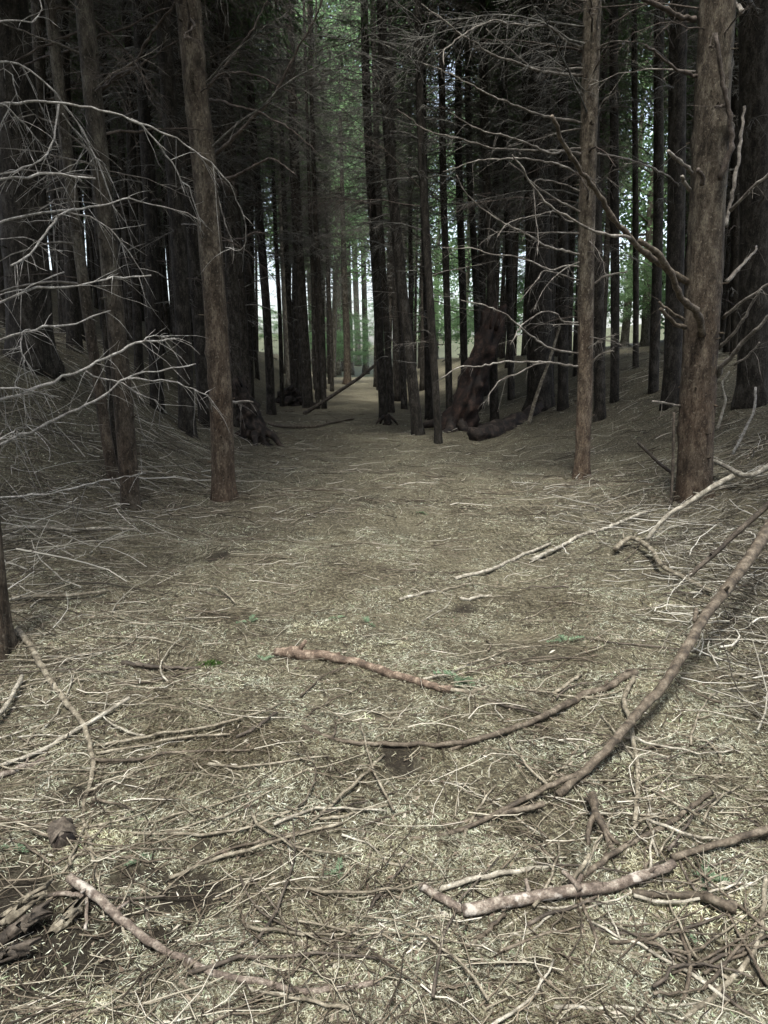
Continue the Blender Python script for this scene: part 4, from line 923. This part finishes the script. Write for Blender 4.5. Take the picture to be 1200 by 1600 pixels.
# ------------------------------------------------------------------ stumps, logs and torn roots
def lump(C, R, k, seed, rough, jag=0.0):
    """a rotten piece of wood: uneven girth, torn upper end"""
    r = np.random.default_rng(seed); C = np.asarray(C, float); n = len(C)
    th = np.arange(k) * 6.283 / k
    R2 = np.asarray(R)[:, None] * (1 + rough * vnoise(th[None] * 1.6, np.arange(n)[:, None] * .55, 1.0, seed % 9) + rough * .7 * vnoise(th[None] * 4, np.arange(n)[:, None] * .3, 1.0, seed % 6) + .04 * r.normal(0, 1, (n, k)))
    if jag:
        R2 = R2 * (1 + .22 * np.abs(vnoise(th[None] * 5.5, np.arange(n)[:, None] * .12, 1.0, 3)) - .12 * (np.sin(th * 9 + np.sin(np.arange(n) * .4)[:, None]) > .5))
    m_ = MB(); m_.tubes(C, R2[None], k, cap=True)
    if jag:
        v = m_.v[0]; d = unit(C[-1] - C[-2]); jj = (jag * r.uniform(-.5, 1.3, k))[:, None]
        for lv, f_ in ((1, 1.0), (2, .6), (3, .3)): v[len(v) - lv * k:len(v) - (lv - 1) * k] += (d[None] * jj * f_).astype(np.float32)
    return m_
def torn_stump(label, base_px, top_px, w0, w1, mat_, seed, jag=.25, roots=5, Yd=None, lean=0.0):
    b = ground(*base_px); t = at_y(top_px[0], top_px[1], b[1] + lean)
    root = empty('torn_stump', b, label, 'stump')
    n = 26; C = curve([np.array((0, 0, -.15)), (t - b) * .45 + np.array((.03, 0, .02)), t - b], n)
    w = np.interp(np.linspace(0, 1, n), [0, .12, .4, 1], [w0 * 1.25, w0, (w0 + w1) / 2, w1]) * .5 / F * depth(b)
    link('stem', lump(C, w, 34, seed, .30, jag).mesh('stem', False), M[mat_], root)
    r = np.random.default_rng(seed); ax_ = unit(C[-1] - C[-3])
    for q in range(9 if jag > .15 else 0):          # torn fibres standing up round the broken end
        a = r.uniform(0, 6.283); p = C[-3] + np.array((math.cos(a), math.sin(a), 0)) * w[-3] * r.uniform(.55, 1.0); l = jag * r.uniform(.6, 1.5)
        d = unit(ax_ + r.normal(0, .22, 3)); m_ = MB(); m_.tubes(np.array([p, p + d * l * .6, p + d * l + r.normal(0, .02, 3)]), w[-3] * np.array((.26, .17, .03)) * r.uniform(.6, 1.2), 5, cap=True)
        link('splinter', m_.mesh('splinter', False), M[mat_], root)
    for q in range(roots):
        a = q * 6.283 / roots + r.uniform(-.4, .4); d = np.array((math.cos(a), math.sin(a), 0)); rr = w[2]
        p = np.array([d * rr * .5 + (0, 0, .2), d * rr * 1.3 + (0, 0, .10), d * rr * 2.1 + (0, 0, .03), d * rr * 2.9 + (0, 0, -.06)])
        p[1:] += r.normal(0, .05, (3, 3))
        m_ = MB(); m_.tubes(curve(p, 12), np.linspace(.4, .1, 12) * rr, 7, cap=True)
        link('root', m_.mesh('root'), M['rot'], root)
    return root
torn_stump('leaning reddish rotten stump torn off at the top, right of the path', (712, 672), (770, 500), 46, 30, 'rot_red', 41, .35)
torn_stump('black slab of upturned root at the foot of the brushy mound', (402, 690), (372, 608), 36, 26, 'rot', 42, .2, 4)
torn_stump('small dark rotten stump beside the leaning poles far along the path at left', (455, 634), (448, 610), 34, 26, 'rot', 43, .1, 4)
torn_stump('tiny black stump at the right edge of the path', (603, 664), (605, 650), 14, 8, 'rot', 44, .05, 3)
def log(label, pts, w0, w1, mat_, seed, rough=.2, hollow=False, name='rotten_log'):
    W = lie(pts); c = curve(W, 30); R = np.linspace(w0, w1, 30) * .5 / F * np.array([depth(p) for p in c]); c[:, 2] += R * .5
    base = c[15].copy(); base[2] -= R[15] * .8
    o = link(name, lump(c - base, R, 18, seed, rough, .04).mesh(name), M[mat_], None, base); tag(o, label, 'log')
    return o
log('black rotten log lying behind the leaning dead pole', [(742, 690), (780, 676), (815, 660), (848, 640)], 24, 20, 'rot', 51, .4)
# hollow broken log end in the left foreground
def hollow_log():
    a = ground(92, 1300); b = a + np.array((.065, -.10, .016)); rad = 17 / F * depth(a)
    base = (a + b) / 2
    d = unit(b - a); n = 12
    t = np.linspace(0, 1, n)
    C = a + (b - a) * t[:, None] - base; C[:, 2] += rad * .55
    m_ = lump(C, np.full(n, rad) * np.interp(t, [0, .2, .8, 1], [.7, 1.05, 1.0, 1.08]), 20, 61, .10, .012)
    root = empty('hollow_log', base, 'small hollow broken log end left of the dark soil patches', 'log')
    link('bark', m_.mesh('bark'), M['stick_dark'], root)
    w = MB(); w.tubes(np.array([C[-1] + d * .004, C[-1] + d * .0065]), np.array([rad * .88, rad * .78]), 16, cap=True); link('hollow_shade', w.mesh('hollow_shade'), M['rot'], root)  # dark disc on the end stands in for the shade inside the hollow
hollow_log()
# splintered bark slabs at the lower left edge
for q, (p0, p1, w, lab) in enumerate((((5, 1440, .04), (66, 1395, .10), 20, 'upper grey splintered bark slab at the lower left edge'), ((0, 1470, .02), (75, 1418, .06), 22, 'middle grey splintered bark slab at the lower left edge'), ((85, 1455, .02), (125, 1415, .05), 16, 'small splintered bark slab beside the smooth pinkish brown branch'), ((-5, 1500, .02), (45, 1478, .05), 20, 'lowest splintered bark slab at the left edge'))):
    a, b = ground(*p0), ground(*p1); r_ = np.random.default_rng(60 + q)
    wd = w * .5 / F * depth(a); d = unit(b - a); s_ = unit(np.cross(d, (0, 0, 1))); up = np.cross(s_, d)
    base = a.copy(); n, m = 14, 6
    v = []
    for i_ in range(n):
        for j_ in range(m):
            u = j_ / (m - 1) * 2 - 1; wv = wd * (1 + .25 * r_.normal()) * (0.35 + .65 * math.sin(.3 + 2.5 * i_ / n))
            v.append((b - a) * (i_ / (n - 1)) + s_ * u * wv + up * (.018 * (1 - u * u) + .004 * r_.normal()) + d * .02 * r_.normal())
    v = np.array(v); v2 = v - up * .008
    f = [(i_ * m + j_, i_ * m + j_ + 1, (i_ + 1) * m + j_ + 1, (i_ + 1) * m + j_) for i_ in range(n - 1) for j_ in range(m - 1)]
    N_ = n * m; f2 = [(N_ + c_[3], N_ + c_[2], N_ + c_[1], N_ + c_[0]) for c_ in f]
    rim = [j_ for j_ in range(m)] + [i_ * m + m - 1 for i_ in range(1, n)] + [(n - 1) * m + j_ for j_ in range(m - 2, -1, -1)] + [i_ * m for i_ in range(n - 2, 0, -1)]
    f3 = [(rim[z_], N_ + rim[z_], N_ + rim[(z_ + 1) % len(rim)], rim[(z_ + 1) % len(rim)]) for z_ in range(len(rim))]
    m_ = MB(); m_.add(np.vstack([v, v2]), f, f2, f3)
    tag(link('bark_slab', m_.mesh('bark_slab', False), M[('stick_tan', 'stick_dark', 'stick_tan', 'stick_dark')[q]], None, base), lab, 'bark')

# ------------------------------------------------------------------ small green things
def sprig(px, py, size, label, seed, fronds=3, mat_='sprig'):
    r = np.random.default_rng(seed); b = ground(px, py); root = empty('green_sprig', b + (0, 0, .01), label, 'sprig')
    for q in range(fronds):
        a = r.uniform(0, 6.28); d = np.array((math.cos(a), math.sin(a), r.uniform(.15, .55))); t = np.linspace(0, 1, 7)[:, None]
        c = d * size * t + np.array((0, 0, -.3 * size)) * t ** 2
        st = MB(); st.tubes(c, np.linspace(.0018, .0008, 7), 4); st_o = link('stem', st.mesh('stem'), M['stick'], root)
        n = 46; u = r.uniform(.08, 1, n); P = np.stack([np.interp(u, t[:, 0], c[:, k_]) for k_ in range(3)], 1)
        s_ = unit(np.cross(d, (0, 0, 1))); sg = np.where(np.arange(n) % 2, 1, -1)[:, None]
        D = unit(d * .6 + s_ * sg + np.array((0, 0, .3)) + r.normal(0, .2, (n, 3))); Ls = size * .28 * r.uniform(.7, 1.2, n)[:, None] * (1.1 - .6 * u)[:, None]
        W = unit(np.cross(D, (0, 0, 1))) * .0018 * (size / .07)
        v = np.stack([P - W, P + W, P + D * Ls + W * .4, P + D * Ls - W * .4], 1)
        m_ = MB(); m_.add(v, np.arange(n)[:, None] * 4 + np.arange(4)[None])
        o = link('needles', m_.mesh('needles'), M[mat_], st_o); o['kind'] = 'stuff'
sprig(722, 1064, .13, 'spruce sprig with green needles at the end of the rotting reddish stick', 1, 4)
sprig(884, 1006, .10, 'small blue green sprig on the right of the path', 2, 3)
sprig(225, 1350, .06, 'tiny green sprig right of the hollow log end', 3)
sprig(1104, 1378, .07, 'grassy green sprig between the stick ends at right', 4, 5)
sprig(1066, 1462, .05, 'tiny green sprig below the knobbly stick', 5)
sprig(390, 975, .08, 'pale green sprig left of the middle of the path', 6)
sprig(528, 969, .07, 'left one of two tiny sprigs behind the rotting reddish stick', 7)
sprig(575, 977, .07, 'right one of two tiny sprigs behind the rotting reddish stick', 8)
sprig(655, 803, .10, 'pale sprig far along the middle of the path', 9)
sprig(20, 1328, .06, 'green sprig near the left edge above the bark slabs', 10)
sprig(412, 1036, .07, 'dull green sprig at the left tip of the rotting reddish stick', 11)
sprig(530, 1368, .05, 'tiny green sprig in the middle foreground', 12)
b = ground(333, 1040); r = np.random.default_rng(4); n = 500
P = np.stack([r.normal(0, .045, n), r.normal(0, .02, n), np.zeros(n)], 1); P[:, 2] = .02 * np.exp(-(P[:, 0] / .06) ** 2 - (P[:, 1] / .03) ** 2) * r.uniform(.2, 1.2, n)
D = unit(r.normal(0, .6, (n, 3)) + np.array((0, 0, 1.))) * .016; W = unit(np.cross(D, r.normal(0, 1, (n, 3)))) * .0022
m_ = MB(); m_.add(np.stack([P - W, P + W, P + D], 1), np.arange(n)[:, None] * 3 + np.arange(3)[None])
tag(link('moss_tuft', m_.mesh('moss_tuft'), M['moss'], None, b), 'dark green tuft of moss right of the dark forked stick', 'moss')

# ------------------------------------------------------------------ scattered dead twigs
def scatter_px(r, n, dens, y0=620, y1=1640, x0=-160, x1=1360):
    out = []
    while len(out) < n:
        px, py = r.uniform(x0, x1), r.uniform(y0, y1)
        if r.uniform() < dens(px, py): out.append((px, py))
    return out
def side_dens(px, py):
    s = abs(px - 620) / 600
    return min(1.0, .16 + .95 * s ** 1.4)
r = np.random.default_rng(31)
LABT = {'l': ('thin dead twig lying on the left side of the forest floor', 'dead twigs on the left of the floor'), 'm': ('thin dead twig lying on the bare middle of the path', 'dead twigs on the middle of the path'), 'r': ('thin dead twig lying in the heap of brash on the right', 'dead twigs on the right of the floor')}
for q, (px, py) in enumerate(scatter_px(r, 270, lambda a, b: min(1, side_dens(a, b) + .12), 790, 1590, 20, 1190)):
    g = ground(px, py)
    if float(hole(g[0], g[1])) > .3: continue
    a = r.uniform(0, math.pi) if r.uniform() < .5 else r.normal(.25 if px > 600 else -.15, .4)
    L = r.uniform(.25, .8) * min(1.0, .55 + g[1] * .07); n = 9; t = np.linspace(-.5, .5, n)
    bend = r.normal(0, .09)
    x = g[0] + math.cos(a) * L * t - math.sin(a) * L * bend * (t * t * 4 - .5); y = g[1] + math.sin(a) * L * t + math.cos(a) * L * bend * (t * t * 4 - .5)
    r0 = r.uniform(.0028, .0062)
    z = h(x, y); ln = np.polyfit(t, z, 1); z = np.maximum(np.polyval(ln, t), z) * .7 + z * .3 + r0 * .8 + r.uniform(0, .02)
    c = np.stack([x, y, z], 1) + r.normal(0, .003, (n, 3)); base = c[4].copy()
    m_ = MB(); m_.tubes(c - base, r0 * np.linspace(1, .5, n), 6, cap=True)
    for _ in range(int(r.integers(0, 3))):
        j = int(r.integers(2, 7)); d = unit(c[j + 1] - c[j]); sd_ = unit(np.cross(d, (0, 0, 1))) * r.choice((-1, 1)); l = L * r.uniform(.12, .35)
        s_ = np.linspace(0, 1, 5)[:, None]; m_.tubes(c[j] - base + (d * .8 + sd_ * .7 + np.array((0, 0, r.uniform(0, .35)))) * l * s_ + r.normal(0, .003, (5, 3)), r0 * np.linspace(.6, .25, 5), 4)
    kk = 'l' if px < 400 else ('m' if px < 800 else 'r')
    tag(link('dead_twig', m_.mesh('dead_twig'), M[('stick', 'stick_tan', 'stick_pale', 'stick_dark', 'stick_tan', 'stick')[int(r.integers(6))]], None, base), LABT[kk][0], 'twig', LABT[kk][1])

def twig_mass(name, pos, ang, L, rad, lift, k=3, n=5, tilt=0.0, seed=0, mat_='twigs', kids=False):
    r = np.random.default_rng(seed); N_ = len(pos)
    t = np.linspace(-.5, .5, n)[None]
    bend = r.normal(0, .10, (N_, 1))
    ca, sa = np.cos(ang)[:, None], np.sin(ang)[:, None]; L = L[:, None]
    w = bend * (t * t * 4 - .5)
    x = pos[:, :1] + (ca * t - sa * w) * L; y = pos[:, 1:2] + (sa * t + ca * w) * L
    z = h(x, y)
    zm = z.mean(1, keepdims=True); sl = (z[:, -1:] - z[:, :1])
    z = np.maximum(z, zm + sl * t) * .6 + .4 * z + rad[:, None] * .7 + lift[:, None] + tilt * L * t * r.uniform(-1, 1, (N_, 1)) * .5
    z = np.maximum(z, h(x, y) + rad[:, None] * .2)
    P = np.stack([x, y, z], -1) + r.normal(0, .004, (N_, n, 3)) + r.normal(0, .011, (N_, n, 3)) * L[..., None] * np.array((1, 1, .4))
    m_ = MB(); m_.tubes(P, rad[:, None] * np.linspace(1, .45, n)[None], k)
    return tag(link(name, m_.mesh(name), M[mat_]), None, None, None, 'stuff')

r = np.random.default_rng(41)
def floor_points(r, n, y0, y1, p, keep):
    """points over the part of the floor in front of the viewer, thinning out with distance"""
    out = np.zeros((0, 2))
    while len(out) < n:
        m = n
        u = r.uniform(0, 1, m)
        y = (y0 ** p + u * (y1 ** p - y0 ** p)) ** (1 / p)
        x = r.uniform(-1, 1, m) * (y * .64 + .55)
        q = np.stack([x, y], 1)[r.uniform(0, 1, m) < keep(x, y)]
        out = np.vstack([out, q])
    return out[:n]
def off_path(x, y):
    u = np.abs(x - xc(y) - .1)
    return np.clip(.22 + .8 * S((u - .5) / 2.2) + .25 * vnoise(x, y, 1.2, 6), .05, 1) * (1 - .85 * hole(x, y))
p = floor_points(r, 9500, 1.25, 9.0, -.35, off_path)
twig_mass('twig_litter', p, np.where(r.uniform(size=len(p)) < .8, r.uniform(0, math.pi, len(p)), r.normal(.1, .45, len(p))), r.uniform(.06, .34, len(p)), r.uniform(.0010, .0030, len(p)), np.abs(r.normal(0, .010, len(p))), seed=1, tilt=.3)
p = floor_points(r, 5200, 7.0, 24.0, -.1, lambda x, y: .5 + .5 * off_path(x, y))
twig_mass('twig_litter', p, r.uniform(0, math.pi, len(p)), r.uniform(.08, .5, len(p)), r.uniform(.002, .0065, len(p)), np.abs(r.normal(0, .02, len(p))), seed=2, tilt=.25)
# brash heaped on the left mound and on the right bank
def left_m(x, y):
    u = xc(y) - x
    return S((u - 1.9) / 1.2) * S((y - 3.2) / 2)
p = floor_points(r, 2100, 3.6, 15.0, .3, left_m)
twig_mass('brash_heap', p, np.where(r.uniform(size=len(p)) < .2, r.normal(-.45, .5, len(p)), r.uniform(0, math.pi, len(p))), .12 + .9 * r.uniform(0, 1, len(p)) ** 1.8, r.uniform(.0018, .0042, len(p)) + .005 * r.uniform(0, 1, len(p)) ** 6, np.abs(r.normal(0, .10, len(p))), n=6, seed=3, tilt=.55, mat_='brush')
def right_m(x, y):
    u = x - xc(y)
    return S((u - .9) / 1.0) * np.clip(.55 + .6 * vnoise(x, y, .9, 8), 0.08, 1)
p = floor_points(r, 2500, 1.6, 9.5, -.1, right_m)
twig_mass('brash_heap', p, np.where(r.uniform(size=len(p)) < .25, r.normal(.35, .4, len(p)), r.normal(1.45, .75, len(p))), .10 + .7 * r.uniform(0, 1, len(p)) ** 1.6, r.uniform(.0016, .004, len(p)) + .004 * r.uniform(0, 1, len(p)) ** 5, np.abs(r.normal(0, .045, len(p))), n=6, seed=4, tilt=.5, mat_='brush')

# ------------------------------------------------------------------ needle and chip litter
def litter(name, n, y0, y1, p, len_, wid, seed, keep, mat_='chips', up=.28, lift=.004):
    r = np.random.default_rng(seed)
    q = floor_points(r, n, y0, y1, p, keep); x, y = q[:, 0], q[:, 1]
    e = .03
    z = h(x, y); nx_, ny_ = -(h(x + e, y) - z) / e, -(h(x, y + e) - z) / e
    a = r.uniform(0, 2 * math.pi, n)
    D = unit(np.stack([np.cos(a), np.sin(a), -(nx_ * np.cos(a) + ny_ * np.sin(a)) + r.normal(0, up, n)], 1))
    sc_ = (1 + np.maximum(0, y - 3) * .08)
    Ls = (r.uniform(*len_, n) * sc_)[:, None]; Wd = (r.uniform(*wid, n) * sc_)[:, None]
    W = unit(np.cross(D, np.array((0, 0, 1.)) + r.normal(0, .45, (n, 3))))
    P = np.stack([x, y, z + np.abs(r.normal(0, lift, n)) + .002], 1)
    v = np.stack([P - D * Ls * .5 - W * Wd * .35, P - D * Ls * .1 + W * Wd * .5, P + D * Ls * .5, P + D * Ls * .1 - W * Wd * .5], 1)
    m_ = MB(); m_.add(v, np.arange(n)[:, None] * 4 + np.arange(4)[None])
    return tag(link(name, m_.mesh(name, False), M[mat_]), None, None, None, 'stuff')
bare = lambda x, y: np.clip(1.0 - 1.05 * hole(x, y), .10, 1) * np.clip(.72 + .75 * vnoise(x, y, 4.2, 3) + .4 * vnoise(x, y, 11, 7), .10, 1)
litter('needle_litter', 520000, 1.2, 6.5, -.6, (.010, .034), (.0013, .0032), 5, bare)
litter('chip_litter', 14000, 1.2, 8.0, -.6, (.012, .040), (.004, .010), 7, bare, 'bark_chips')
litter('needle_litter', 120000, 6.0, 18.0, -.4, (.012, .034), (.002, .005), 6, bare)
print('objects', len(bpy.data.objects), 'tris', sum(len(m.loops) - 2 * len(m.polygons) for m in bpy.data.meshes))
